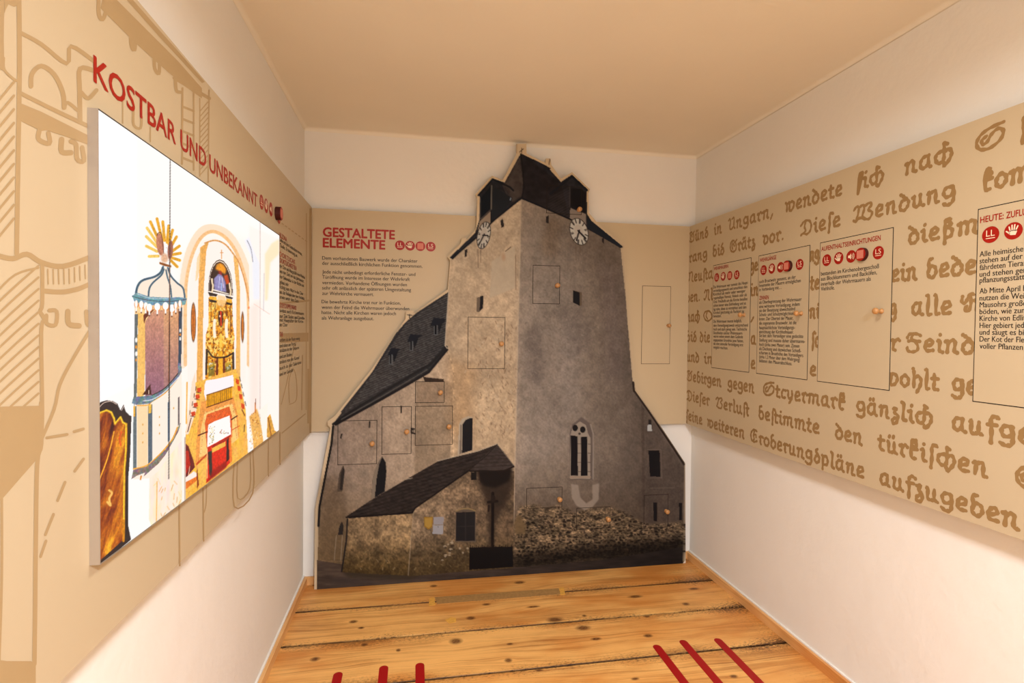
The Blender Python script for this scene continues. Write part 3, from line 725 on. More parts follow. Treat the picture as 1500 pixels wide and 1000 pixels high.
for i, (x, y) in enumerate(((291.6, 571), (289.3, 581), (286.6, 593), (283, 606))):
    cv.poly([(x-3.4, y-2.4), (x+2.6, y-4), (x+3.4, y+2), (x-2, y+4)], (218, 78, 34)); cv.line([(x-4, y+3), (x+2.5, y+4.5)], 1, (70, 40, 30)); cv.line([(x-4.5, y-5), (x-5, y+1)], 1, (90, 60, 44))
for x, y in ((347.5, 558), (350, 568), (352.5, 580), (355.5, 594)):
    cv.poly([(x-2.4, y-4), (x+2.4, y-2), (x+2.6, y+5), (x-1.6, y+4)], (222, 84, 40)); cv.line([(x+3.4, y-6), (x+4.8, y)], 1, (70, 50, 44))
cv.line(z7((100, 720), (50, 920)), 1.2, (90, 40, 20)); cv.line(z7((880, 820), (875, 920)), 1.2, (90, 50, 20)); cv.line(z7((845, 600), (885, 680)), 1.4, (110, 50, 26))
cv.poly(z7((320, 170), (460, 150), (590, 120), (715, 88), (728, 250), (700, 262), (500, 330), (325, 385), (318, 460), (290, 380), (295, 240)), (255, 244, 246))
cv.poly(z7((325, 385), (700, 262), (700, 432), (345, 562), (325, 540)), (230, 164, 22)); 
for k in range(12): cv.line(z7((345+k*30, 378-k*9.8), (348+k*30, 552-k*10.2)), .7 if k % 3 else 1.2, (150, 96, 14), .8)
cv.line(z7((325, 385), (500, 330), (700, 262)), 1.2, (120, 70, 24)); cv.line(z7((330, 565), (500, 505), (700, 435)), 1.4, (110, 60, 24))
cv.poly(z7((350, 820), (440, 770), (665, 682), (685, 968), (600, 1010), (335, 1150), (340, 980)), (255, 250, 246))
for k in range(46): cv.ell(*z7((365+R_.random()*70+k*.2, 830+R_.random()*300))[0], .7, 1, R_.choice([(110, 104, 50), (170, 150, 60), (80, 60, 40), (250, 220, 120)]))
for k in range(14): cv.ell(*z7((520+R_.random()*130, 880+R_.random()*90))[0], .8, 1, R_.choice([(210, 130, 100), (130, 60, 60), (150, 160, 90)]))
z9 = Z(10, 270, 620)
cv.poly(z9((335, 355), (680, 160), (690, 560), (560, 680), (400, 800), (320, 880), (330, 600)), (222, 54, 30))
cv.poly(z9((400, 360), (600, 265), (605, 330), (410, 430)), (248, 190, 90)); cv.poly(z9((400, 330), (680, 170), (680, 215), (410, 360)), (176, 44, 30))
cv.poly(z9((620, 250), (650, 220), (655, 530), (615, 570)), (60, 40, 44)); cv.poly(z9((345, 420), (405, 400), (410, 740), (370, 780)), (66, 60, 56)); cv.line(z9((335, 370), (335, 800)), 1.2, (246, 214, 150))
cv.poly(z9((400, 700), (620, 540), (620, 640), (380, 830), (330, 880)), (150, 30, 26), .8, 1)
cv.poly(z9((660, 200), (685, 180), (700, 560), (665, 570)), (240, 130, 60))
cv.poly(z9((20, 290), (60, 330), (140, 560), (155, 640), (30, 790), (20, 780)), (120, 36, 40)); cv.poly(z9((20, 400), (60, 400), (90, 600), (20, 760)), (190, 48, 34)); cv.line(z9((80, 630), (60, 760)), 1, (250, 200, 170))
cv.poly(z9((20, 790), (140, 700), (180, 730), (180, 780), (0, 900), (0, 820)), (255, 236, 224)); cv.poly(z9((-20, 880), (190, 770), (190, 830), (-10, 990)), (236, 130, 50)); cv.poly(z9((190, 650), (215, 900), (185, 960), (180, 700)), (150, 66, 30))
# right foreground: gilt figure, white cloth, pew end
cv.poly([(362, 622), (372, 614), (380, 640), (383, 650), (372, 668), (366, 662)], (255, 252, 250)); 
cv.poly([(365, 610), (372, 604), (376, 598), (379, 606), (382, 622), (386, 640), (392, 652), (372, 668), (370, 640)], (236, 176, 90), .9, .6)
for k in range(80): cv.ell(366+R_.random()*18, 604+R_.random()*55, .8, 1.3, R_.choice([(150, 74, 30), (255, 236, 190), (196, 120, 40), (250, 200, 90)]))
cv.line([(374, 590), (374, 604)], 2, (214, 130, 60)); cv.line([(374.5, 584), (374.5, 592)], 1, (120, 60, 30))
cv.poly([(391, 612), (396, 606), (402, 630), (408, 634), (399, 644), (391, 640)], (222, 166, 78)); cv.line([(393, 612), (398, 642)], 1.2, (130, 70, 30))
cv.poly([(380, 600), (392, 590), (391, 640), (386, 648)], (255, 246, 234))
# ---- pulpit: sounding board with sunburst
cx0, cy0 = 243, 380
for a, b in ((155, 95), (192, 78), (225, 95), (258, 118), (280, 142), (302, 180), (318, 232), (324, 272), (320, 312), (306, 348), (136, 130), (132, 178), (132, 232), (148, 290)):
    tx, ty = 180+a/3.846, 300+b/3.846; k = .45
    cv.line([(cx0+(tx-cx0)*k, cy0+(ty-cy0)*k-3), (tx, ty)], 4.2, (232, 172, 56) if a > 150 else (246, 206, 110)); 
cv.ell(234.5, 358, 5.6, 17, (196, 132, 106), 1, -.12); cv.ell(249.5, 366, 4.2, 15, (166, 108, 90), 1, .06)
cv.line([(229.6, 345), (232, 341), (236.5, 343), (240, 372)], .9, (110, 66, 50), .9, True); cv.ell(241, 378, 7, 9, (226, 176, 140), .9, 0, .5)
for k in range(40): cv.ell(231+R_.random()*22, 346+R_.random()*36, .6, .8, (150, 96, 80), .6)
za = Z(9.09, 180, 370)
cv.poly(za((485, 120), (580, 150), (645, 170), (645, 195), (560, 180), (485, 150)), (156, 96, 50))
cv.poly(za((530, 190), (600, 200), (640, 310), (720, 400), (800, 470), (825, 600), (600, 640), (340, 600), (170, 560), (190, 450), (260, 370), (420, 320), (500, 260)), (254, 232, 212))
for w, l in ((3.4, ((535, 190), (500, 265), (420, 320), (260, 370), (195, 450), (172, 560))), (2.6, ((545, 220), (510, 300), (400, 400), (352, 480), (342, 580))), (2.2, ((575, 230), (592, 320), (632, 450), (648, 600))), (2.6, ((598, 200), (640, 310), (720, 400), (800, 470), (825, 600)))):
    cv.line(za(*l), w, (92, 128, 146), 1, True); cv.line(za(*l), w*.35, (64, 76, 92), .8, True)
cv.poly(za((120, 575), (190, 530), (350, 585), (600, 598), (740, 590), (852, 605), (832, 690), (660, 720), (400, 705), (160, 662)), lambda X, Y: np.stack([84+70*fbm(X/3, Y/1.6, 21), 130+60*fbm(X/3, Y/1.6, 22), 146+60*fbm(X/4, Y/1.6, 23)], -1))
cv.line(za((125, 580), (300, 625), (600, 650), (845, 620)), 1, (70, 70, 78), .8, True); cv.line(za((190, 545), (350, 600), (600, 612)), 1, (220, 226, 230), .7, True)
cv.poly(za((160, 690), (780, 715), (780, 1000), (160, 1000)), (252, 214, 160))
cv.poly([(197, 460), (202, 460), (200, 592), (196, 596)], (110, 116, 116)); cv.poly([(202, 458), (213, 460), (212, 578), (201, 586)], (246, 196, 116))
cv.poly([(212.5, 472), (218, 462), (226, 455), (263, 452), (263, 546), (256, 560), (246, 568), (213, 584)], lambda X, Y: np.stack([222-50*np.clip((Y-460)/110, 0, 1)+24*(fbm(X/7, Y/9, 31)-.5)-14*((X < 240)), 168-40*np.clip((Y-460)/110, 0, 1)+24*(fbm(X/7, Y/9, 31)-.5)-16*(X < 240), 126+2*np.clip((Y-460)/110, 0, 1)+20*(fbm(X/7, Y/9, 31)-.5)], -1))
cv.poly([(211, 474), (214, 466), (222, 458), (226, 453), (216, 453), (210, 462)], (120, 60, 40))
cv.line([(262, 452), (262, 540)], 1, (120, 70, 50)); cv.poly([(262.5, 450), (267, 450), (265.5, 532), (261, 534)], (64, 80, 98))
for y in (484, 496): cv.ell(264, y, 1.6, 3.2, (250, 246, 240))
cv.ell(264, 490, 1.6, 2.4, (220, 140, 60)); cv.ell(199.5, 498, 2, 4, (252, 248, 240)); cv.ell(199.5, 508, 1.8, 3, (236, 160, 70)); cv.ell(199.5, 518, 2, 4, (252, 248, 240)); cv.ell(199.5, 527, 1.3, 3, (236, 160, 70))
for i, (a, b) in enumerate(((178, 770), (245, 780), (305, 800), (352, 820), (458, 810), (568, 800), (652, 830), (704, 790), (760, 770))):
    r = 2.4 if a in (178, 704, 760) else 3.4 if a < 320 else 4.6
    x, y = 180+a/9.09, 370+(b-60)/9.09; cv.ell(x, y-2.5, r+.8, 6.2, (222, 130, 50)); cv.ell(x, y-3.4, r, 6, (255, 253, 250)); cv.line([(x, y+2), (x, y+7)], 2.2, (255, 252, 248)); cv.ell(x, y+8.6, 1.2, 1.5, (110, 60, 46))
zb = Z(7.69, 180, 470); zc = Z(7.69, 180, 580)
cv.poly([(197, 592), (245, 570), (262, 548), (266, 548), (268, 640), (262, 660), (240, 684), (220, 700), (196, 702)], (254, 238, 222))
cv.poly(zc((160, 100), (280, 95), (280, 775), (160, 800)), (252, 220, 178)); cv.poly(zc((118, 120), (155, 110), (155, 810), (115, 830)), (112, 122, 126)); cv.poly(zc((284, 110), (330, 90), (330, 720), (284, 770)), (96, 110, 122)); cv.poly(zc((505, 70), (532, 50), (530, 490), (503, 520)), (108, 132, 152)); cv.poly(zc((618, 20), (640, 0), (640, 310), (618, 340)), (120, 108, 110))
cv.poly(zc((118, 110), (140, 110), (138, 230), (118, 230)), (240, 180, 70)); cv.poly(zc((288, 100), (325, 90), (318, 190), (290, 195)), (246, 196, 90))
for a in ((225, 420), (225, 520), (225, 320), (413, 325), (413, 420), (413, 235), (572, 135)): cv.ell(*zc(a)[0], 1, 2, (222, 164, 60))
cv.line(zc((160, 105), (280, 100), (330, 60), (480, -40), (610, -190)), 1.4, (240, 164, 50), 1, True); cv.line(zc((118, 820), (270, 780), (380, 690), (480, 585), (560, 480), (615, 350)), 1.8, (242, 170, 60), 1, True)
cv.poly(zb((100, 925), (120, 855), (240, 845), (330, 835), (480, 750), (590, 640), (620, 590), (618, 470), (658, 480), (662, 570), (620, 650), (500, 785), (400, 860), (300, 930), (150, 945)), lambda X, Y: np.stack([80+80*fbm(X/3, Y/3, 41), 92+84*fbm(X/3, Y/3, 42), 104+84*fbm(X/3, Y/3, 43)], -1))
cv.line(zb((230, 900), (340, 880), (480, 790), (640, 620)), 1.4, (228, 230, 238), .9, True); cv.line(zb((330, 835), (480, 750), (620, 590)), 1.2, (56, 48, 48), .9, True)
cv.poly(zb((220, 830), (310, 710), (322, 830)), (84, 44, 40)); cv.line(zb((292, 780), (292, 820)), 1, (250, 220, 200))
cv.poly(zc((95, 935), (118, 830), (270, 790), (390, 690), (480, 600), (570, 480), (640, 310), (652, 300), (630, 390), (560, 520), (480, 660), (400, 760), (235, 905), (250, 860), (160, 895)), lambda X, Y: np.stack([96+90*fbm(X/3, Y/3, 51), 84+84*fbm(X/3, Y/3, 52), 80+84*fbm(X/3, Y/3, 53)], -1))
cv.poly(zc((200, 890), (215, 900), (205, 945), (190, 940)), (222, 140, 40))
cv.poly([(219, 700), (232, 690), (245, 672), (262, 650), (272, 640), (272, 742), (238, 765), (224, 776), (218, 760)], lambda X, Y: np.stack([0*X+253, 222+26*fbm(X/6, Y/30, 61), 190+40*fbm(X/6, Y/30, 62)], -1))
for k in range(26): 
    x = 228+R_.random()*40; y = 700+R_.random()*60; cv.line([(x, y), (x+R_.uniform(-5, 5), y+R_.uniform(4, 10))], 1, R_.choice([(232, 160, 60), (250, 210, 130), (214, 140, 60)]), .6)
cv.line([(230, 705), (229, 775)], 1.4, (246, 190, 110)); cv.line([(268, 560), (268, 740)], 3, (255, 246, 236)); cv.line([(274, 560), (273, 620)], 2, (244, 180, 84)); cv.line([(271, 640), (271, 745)], 1, (60, 40, 40), .4)
# chain
y = 232.
while y < 700:
    cv.line([(249.4-.0045*(y-232), y), (249.2-.0045*(y-232), y+2.6)], 1.2 if y < 380 else 1.8, (60, 54, 56) if y < 380 or y > 470 else (110, 84, 76), .95 if y < 600 else .6); y += 4.2
cv.line([(248, 452), (247, 560)], 1.2, (150, 90, 60), .7)
# ---- carved pew end in the lower left corner
pew = [(141, 594), (147, 589), (156, 586), (165, 587), (172, 591), (176.5, 601), (181, 592), (184, 602), (190, 608), (192.5, 609), (191, 660), (188, 700), (188, 770), (192, 790), (180, 800), (140, 834)]
cv.poly(pew, (62, 48, 46))
cv.line([(145, 597), (152, 590), (162, 587.5), (171, 592)], .9, (240, 214, 196), 1, True); cv.line([(178, 601), (182, 594)], .8, (246, 230, 220))
def flame(X, Y):
    n = fbm((X+(Y-700)*.28)/9, Y/42, 71); n2 = fbm((X+(Y-700)*.3)/4, Y/26, 72)
    t = np.clip(n*1.5-.35+n2*.25-.05*(Y < 640), 0, 1)[..., None]
    return np.array((74, 22, 8))*(1-t)**2+np.array((200, 92, 18))*2*t*(1-t)+np.array((252, 186, 56))*t**2
cv.poly([(141, 612), (150, 604), (160, 604), (166, 616), (169, 620), (175, 612), (184, 622), (184, 700), (181, 760), (181, 790), (141, 826)], flame)
cv.line([(141, 612), (147, 604.5), (156, 601), (163, 604), (167, 613), (168.5, 621), (176.5, 611), (180, 619), (185, 621), (184.5, 660), (182, 690), (181.5, 760), (181, 792)], 3.4, (214, 142, 26), 1, False)
cv.line([(141, 611.5), (147, 604), (156, 600.5), (163, 603.5), (167, 612), (168.5, 620), (176.5, 610.5), (180, 618.5), (184.6, 621), (184.2, 660), (182, 690), (181.3, 760)], 1.7, (252, 216, 70), 1, False)
cv.line([(167, 632), (163, 650), (157, 672), (147, 699), (143, 708)], 2, (252, 176, 60), 1, True); cv.line([(178, 632), (175, 642), (177, 652)], 2.6, (230, 104, 40), .9, True)
cv.line([(160, 718), (164, 722), (160, 730), (162, 740), (157, 735)], 3, (250, 196, 110), 1, True); cv.line([(144, 760), (146, 790), (144, 815)], 2, (240, 160, 40), .9, True)
cv.poly([(141, 605), (143, 605), (143, 834), (139, 834)], (40, 22, 18))
tx = (.80+.4*fbm(cv.X/1.5, cv.Y/2.2, 401))[..., None]; lum = cv.a.mean(2, keepdims=True); wq = np.clip((225-lum)/60, 0, 1); cv.a = cv.a*(1+(tx-1)*.9*wq); cv.a = np.where(lum > 232, cv.a, np.clip(lum+(cv.a-lum)*1.12-(240-lum)*.10, 0, 255))
gy = [FRONT.uz(x, 490)[0] for x in np.arange(141, 411.5, .8)]; gy = [g for g in gy if yl+.002 < g < yr-.002]
M_LB = mat_print('backlit_print', 1.0, .35)
print_mesh('backlit_picture', FRONT, np.array([yl+.0012]+gy+[yr-.002]), np.linspace(z0+.0022, z1-.0022, 700), cv, M_LB, LB, off=-.0001)

kids(LB)

#=== BACK PANEL
PB = panel('display_panel', BACK, -.531, 1.613, 'sand-coloured panel on the back wall behind the church board, with black paragraph and red heading')
sheet(BACK, -.5305, 1.6125, PB, .0396)
mb = MB()
c1 = .0495
for s, y, x1 in (('GESTALTETE', 346, 578), ('ELEMENTE', 361.7, 563.8)):
    mb = MB(); put_text(mb, BACK, s, 473.4, y, x1, c1, .03); mb.build('heading_word', M_RED, PB)
mb = MB()
for s, y, x1 in (('Dem vorhandenen Bauwerk wurde der Charakter', 380.1, 611.5), ('der ausschließlich kirchlichen Funktion genommen.', 387.7, 618.8),
    ('Jede nicht unbedingt erforderliche Fenster- und', 400.3, 608.4), ('Türöffnung wurde im Interesse der Wehrkraft', 408.0, 600.3), ('vermieden. Vorhandene Öffnungen wurden', 416.1, 596), ('sehr oft anlässlich der späteren Umgestaltung', 423.8, 602), ('zur Wehrkirche vermauert.', 431.8, 547.5),
    ('Die bewehrte Kirche trat nur in Funktion,', 444, 587), ('wenn der Feind die Wehrmauer überwunden', 452.1, 599.4), ('hatte. Nicht alle Kirchen waren jedoch', 459.8, 580), ('als Wehranlage ausgebaut.', 467.8, 547.5)):
    put_text(mb, BACK, s, 472 if y < 440 else 471.2, y, x1, .0195, .004)
tag(mb.build('paragraph', M_BLACK, PB), kind='stuff')
mb = MB()
for k, x, y in (('LL', 585.9, 359.2), ('hand', 600.8, 359.9), ('plain', 615.8, 360.5), ('LS', 630.9, 361.2)):
    u, z = BACK.uz(x, y); icon(PB, BACK, k, u, z, .0262)
def flap(pl, c, parent, face, knobpx=None, label=None, gap=.0022, name='flap', off=.0012, kr=.0125, kl=.032):
    """hinged flap set into a panel: dark shadow gap around a thin leaf; c = photo corners or (u,z) list"""
    uz = c
    cu = sum(p[0] for p in uz)/4; cz = sum(p[1] for p in uz)/4
    g = [(u+(gap if u > cu else -gap), z+(gap if z > cz else -gap)) for u, z in uz]
    k = 4
    v = [pl.to(u, z, .0002) for u, z in g]+[pl.to(u, z, .0007) for u, z in g]+[pl.to(u, z, .0002) for u, z in uz]+[pl.to(u, z, off) for u, z in uz]
    f = [(4, 5, 6, 7), (12, 13, 14, 15)]+[(i, (i+1) % 4, 4+(i+1) % 4, 4+i) for i in range(4)]+[(8+i, 8+(i+1) % 4, 12+(i+1) % 4, 12+i) for i in range(4)]
    o = mesh_obj(name, v, f, mats=[M_GAP, face], fm=[0, 1]+[0]*4+[1]*4, parent=parent)
    if label: o['label'] = label
    if knobpx: knob(pl, *pl.uz(*knobpx), o, kr, kl)
    return o
def rect_uz(pl, px):
    q = [pl.uz(*p) for p in px]
    u0 = (q[0][0]+q[3][0])/2; u1 = (q[1][0]+q[2][0])/2; zt = (q[0][1]+q[1][1])/2; zb = (q[2][1]+q[3][1])/2
    return [(u0, zb), (u1, zb), (u1, zt), (u0, zt)]
flap(BACK, rect_uz(BACK, [(941.4, 418.8), (982, 420), (980.6, 532.4), (939.6, 532.4)]), PB, M_PANEL, (978.2, 476.5), 'plain upright flap right of the church tower', kr=.011, kl=.03)
kids(PB)

#=== RIGHT PANEL
PR = panel('display_panel', RIGHT, -3, .3, 'long sand-coloured panel on the right wall covered in large tan blackletter writing')
sheet(RIGHT, -2.993, .35, PR, .0565)
G = {   # stroke alphabet, x-height 1: (advance, [polylines])
 'a': (.92, [[(.62, .95), (.3, .92), (.13, .55), (.2, .1), (.42, .08), (.6, .3)], [(.62, .95), (.62, .2), (.8, .0)]]),
 'b': (.86, [[(.42, 1.5), (.18, 1.35), (.2, .7), (.16, .25), (.42, -.02), (.68, .3), (.62, .75), (.4, .9), (.24, .7)]]),
 'c': (.68, [[(.58, .9), (.28, .88), (.14, .5), (.25, .08), (.58, .12)]]),
 'C': (1.2, [[(.55, .95), (.2, .8), (.12, .4), (.32, .05), (.58, .25), (.6, .9), (.62, 1.5)], [(.6, 1.5), (.78, 1.38)], [(.62, .8), (.88, .95), (1.05, .6), (.95, .15), (.68, -.28), (.6, -.05)]]),
 'd': (.86, [[(.14, 1.38), (.3, 1.22), (.52, .98), (.68, .62), (.64, .25), (.42, .0), (.18, .15), (.15, .55), (.32, .86), (.52, .86)]]),
 'e': (.76, [[(.2, .42), (.55, .62), (.5, .92), (.26, .9), (.13, .5), (.22, .08), (.6, .1)]]),
 'f': (.66, [[(.68, 1.38), (.46, 1.5), (.3, 1.2), (.32, .5), (.3, -.38)], [(.12, .85), (.58, .9)]]),
 'g': (.9, [[(.66, .92), (.32, .95), (.14, .6), (.3, .22), (.62, .35), (.64, .92), (.72, .3), (.66, -.25), (.38, -.42), (.12, -.26)]]),
 'h': (.86, [[(.16, 1.52), (.22, 1.2), (.2, .05)], [(.22, .75), (.5, .95), (.7, .6), (.62, .05), (.4, -.38)]]),
 'i': (.5, [[(.1, .85), (.24, .9), (.22, .15), (.42, .02)], [(.25, 1.34), (.27, 1.38)]]),
 'k': (.74, [[(.5, 1.5), (.24, 1.35), (.22, .12), (.5, .02)], [(.24, 1.3), (.54, 1.25), (.46, .98), (.24, 1.0)], [(.22, .72), (.6, .78)]]),
 'l': (.5, [[(.12, 1.52), (.24, 1.4), (.22, .12), (.42, .04)]]),
 'm': (1.3, [[(.1, .82), (.24, .88), (.2, .04)], [(.24, .78), (.46, .95), (.6, .8), (.58, .04)], [(.6, .78), (.84, .95), (1.0, .8), (.98, .1), (1.16, .0)]]),
 'n': (.92, [[(.1, .82), (.24, .88), (.2, .04)], [(.24, .76), (.48, .95), (.62, .8), (.6, .1), (.78, .0)]]),
 'o': (.84, [[(.4, .95), (.15, .7), (.15, .25), (.4, .0), (.66, .3), (.64, .72), (.38, .95)]]),
 'p': (.88, [[(.1, .9), (.24, .8), (.2, -.42)], [(.24, .78), (.5, .95), (.68, .6), (.6, .15), (.28, .04)]]),
 'r': (.64, [[(.1, .8), (.24, .88), (.22, .15), (.34, .0)], [(.24, .7), (.42, .95), (.58, .82)]]),
 's': (.72, [[(.42, 1.42), (.2, 1.1), (.5, .78), (.6, .35), (.38, .0), (.15, .18), (.22, .6), (.45, .72)]]),
 'z': (.66, [[(.15, .85), (.4, .92), (.25, .55), (.5, .3), (.45, -.25), (.2, -.4), (.15, -.1), (.32, .12)]]),
 'S': (.52, [[(.56, 1.38), (.38, 1.5), (.24, 1.2), (.26, .5), (.2, -.38)]]),        # long s
 'T': (.95, [[(.56, 1.38), (.38, 1.5), (.24, 1.2), (.26, .5), (.22, -.3)], [(.4, 1.4), (.62, 1.2), (.62, .12), (.82, .03)], [(.5, .85), (.84, .88)]]),   # long s + t
 'B': (.92, [[(.56, 1.4), (.3, 1.4), (.24, .9), (.24, -.38)], [(.4, 1.3), (.64, 1.05), (.4, .85), (.68, .55), (.6, .1), (.34, .0)]]),           # sharp s
 't': (.62, [[(.24, 1.25), (.24, .6), (.22, .12), (.5, .03)], [(.08, .86), (.48, .9)]]),
 'u': (.92, [[(.1, .85), (.22, .9), (.2, .15), (.42, .02), (.58, .2)], [(.6, .92), (.6, .2), (.8, .02)]]),
 'v': (.84, [[(.1, 1.0), (.24, .8), (.2, .2), (.42, .0), (.66, .3), (.6, .8), (.36, .92)]]),
 'w': (1.2, [[(.1, 1.0), (.22, .8), (.2, .1)], [(.22, .8), (.5, .95), (.5, .2)], [(.5, .85), (.8, .98), (1.02, .65), (.88, .15), (.62, .0), (.5, .15)]]),
 'y': (.86, [[(.1, .95), (.22, .8), (.22, .25), (.42, .05)], [(.6, .95), (.64, .4), (.5, -.1), (.3, -.42)], [(.42, .05), (.6, .3)]]),
 '.': (.4, [[(.2, .05), (.22, .1)]]), ',': (.4, [[(.3, .3), (.2, .0), (.08, -.25)]]),
 'G': (1.4, [[(.75, 1.42), (.35, 1.4), (.12, .95), (.2, .3), (.6, .0), (1.05, .15), (1.15, .7), (.95, 1.2), (.7, .95), (.8, .7)], [(.5, 1.2), (.42, .7), (.55, .35)], [(.95, 1.2), (1.2, 1.45)]]),
 'U': (1.15, [[(.1, 1.25), (.3, 1.4), (.38, 1.0), (.3, .3), (.5, .0), (.85, .3)], [(.6, 1.3), (.9, 1.4), (.88, .3), (1.05, .0)]]),
 'D': (1.35, [[(.25, 1.2), (.5, 1.42), (.95, 1.3), (1.15, .8), (1.05, .2), (.7, -.05), (.4, .15), (.12, .0)], [(.6, 1.3), (.5, .8), (.62, .4), (.4, .15)], [(.25, 1.2), (.1, 1.0)]]),
 'W': (1.75, [[(.12, 1.1), (.3, 1.38), (.5, 1.2), (.42, .5), (.25, .05)], [(.5, 1.2), (.85, 1.4), (.92, 1.0), (.8, .4), (.95, .2)], [(.92, 1.2), (1.3, 1.45), (1.5, 1.2), (1.25, .85), (1.55, .5), (1.35, .02), (1.0, .05), (.6, .25), (.25, .0), (.08, .15)]]),
 'V': (1.3, [[(.12, 1.1), (.3, 1.38), (.5, 1.2), (.42, .6), (.28, .2)], [(.5, 1.2), (.9, 1.42), (1.1, 1.2), (.85, .85), (1.12, .5), (.95, .02), (.5, .05), (.25, .25)]]),
 'N': (1.35, [[(.1, 1.1), (.3, 1.38), (.5, 1.1), (.45, .4), (.2, .05)], [(.5, 1.2), (.85, 1.42), (1.05, 1.1), (.98, .2), (1.2, .0)], [(.2, .05), (.05, .25)]]),
 'A': (1.35, [[(.15, 1.1), (.35, 1.4), (.6, 1.2), (.5, .5), (.25, .05), (.08, .2)], [(.6, 1.3), (.95, 1.35), (.92, .2), (1.15, .0)]]),
 'E': (1.25, [[(.95, 1.35), (.6, 1.5), (.25, 1.2), (.12, .7), (.25, .15), (.6, .0), (1.0, .2)], [(.65, 1.4), (.5, .9), (.6, .4), (.5, .2)], [(.5, .85), (.8, .95), (.85, .65)]]),
 'O': (1.25, [[(.7, 1.4), (.3, 1.3), (.12, .8), (.3, .15), (.7, .0), (1.05, .4), (1.0, 1.05), (.7, 1.4)], [(.5, 1.2), (.4, .7), (.55, .3)]]),
 'F': (1.15, [[(.12, 1.1), (.3, 1.42), (.75, 1.42), (1.0, 1.3)], [(.5, 1.4), (.42, 1.0), (.75, .6), (.8, .1), (.45, -.1), (.15, .05), (.15, .3)], [(.2, .8), (.55, .85), (.95, .82)]]),
 '$': (1.6, [[(1.4, 1.55), (.8, 1.45), (.3, 1.15), (.12, .6), (.3, .12), (.75, .0), (1.25, .35), (1.4, .9), (1.15, 1.2), (.85, .95), (.65, .5), (.42, .42), (.4, .75), (.6, .95)]]),
 'H': (1.4, [[(.12, 1.3), (.05, .9), (.3, .8), (.5, 1.1), (.7, 1.45), (.95, 1.4)], [(.7, 1.4), (.75, .8), (.6, .2), (.3, .3), (.45, .55)], [(.75, .9), (1.1, .9), (1.15, .1)]]),
}
UML = {'ä': 'a', 'ü': 'u', 'ö': 'o'}
def blackletter(mb, s, x0, x1, z, xh=.0395):
    u0 = RIGHT.u_at(x0, z); u1 = RIGHT.u_at(x1, z)
    tot = sum(G[UML.get(c, c)][0] for c in s)-.12
    sx = (u1-u0)/tot; cu = u0-.04*sx
    rr = random.Random(s)
    for c in s:
        adv, st = G[UML.get(c, c)]
        st = list(st)
        if c in UML: st = st+[[(.24, 1.3), (.28, 1.42)], [(.5, 1.32), (.54, 1.44)]]
        GV = []; GF = []
        for line in st:
            pts = [(cu+(p[0]+rr.uniform(-.02, .02))*sx, z+(p[1]+rr.uniform(-.02, .02))*xh) for p in line]
            w = .0122 if c.islower() or c in 'SCTB' else .0105
            sp = smooth_pts(pts, 4) if len(pts) > 2 else pts
            k = len(sp); ws = [w*(1+.22*math.sin(i*1.7+cu*40)) if k > 2 else w for i in range(k)]
            V, Fc = ribbon(sp, ws); n0 = len(GV); GV += list(V); GF += [tuple(i+n0 for i in f) for f in Fc]
        V, Fc = union2d(GV, GF); mb.add([RIGHT.to(p[0], p[1], .0004) for p in V], Fc)
        cu += adv*sx
BL = [1.915, 1.797, 1.680, 1.562, 1.445, 1.327, 1.208, 1.093, .976, .857]
mb = MB()
for ln, ws in enumerate([
    [('Güns', 1008.5, 1037), ('in', 1046, 1057), ('Ungarn,', 1066.5, 1132), ('wendete', 1150.5, 1234), ('SiC', 1254.5, 1294.5), ('naC', 1325, 1396), ('$', 1428, 1473), ('S', 1491, 1509)],
    [('rang', 1009.5, 1036), ('bis', 1044, 1060.5), ('Grätz', 1069, 1106), ('vor.', 1117.5, 1148), ('DieSe', 1172, 1231), ('Wendung', 1249.5, 1400), ('kom', 1439, 1512)],
    [('NeuTa', 1007, 1044), ('ge', 1099, 1110), ('ng', 1186, 1200), ('dieBm', 1330, 1434)],
    [('ben.', 1005.5, 1025), ('All', 1031, 1048), ('in', 1099.5, 1110.5), ('te', 1187, 1200), ('ein', 1306, 1343), ('bede', 1357, 1430)],
    [('naC', 1006, 1025), ('O', 1030, 1044), (',', 1099.5, 1104), ('ni', 1186, 1200), ('g', 1304, 1313), ('alle', 1335, 1394), ('H', 1408, 1434)],
    [('bis', 1005.5, 1020), ('die', 1025, 1040), ('a', 1100, 1107), ('So', 1189, 1201), ('r', 1304.5, 1317), ('Feind', 1327, 1428)],
    [('und', 1006, 1024), ('in', 1031.5, 1043.5), ('e', 1100, 1106), ('e', 1186.5, 1195.5), ('wohlt', 1296, 1375), ('ge', 1394, 1432)],
    [('Gebirgen', 1005.2, 1056.5), ('gegen', 1066, 1104.5), ('$tcyermark', 1117.5, 1238), ('gänzliC', 1254, 1366), ('aufge', 1394.5, 1512)],
    [('DieSer', 1005, 1039), ('VerluT', 1048, 1097), ('beTimmte', 1111, 1200), ('den', 1223.5, 1263), ('türkiSCen', 1286, 1447), ('$', 1487, 1530)],
    [('Seine', 1005, 1028.5), ('weiteren', 1036, 1090.5), ('Eroberungspläne', 1099, 1266), ('aufzugeben', 1288.5, 1493)]]):
    for s, a, b in ws:
        mb = MB(); blackletter(mb, s, a, b, BL[ln]); mb.build('blackletter_word', M_TAN, PR)
FZ1, FZ0 = 1.745, 1.189
def rflap(ul, label, kn):
    return flap(RIGHT, [(-ul, FZ0), (-ul+.335, FZ0), (-ul+.335, FZ1), (-ul, FZ1)], PR, M_PANEL, kn, label, gap=.0026, kr=.0115, kl=.035)
def body(mb, lines, x0, cap=.0165, bold=.003, mi=0):
    for s, y, x1 in lines: put_text(mb, RIGHT, s, x0, y, x1, cap, bold, off=.0016, mi=mi)
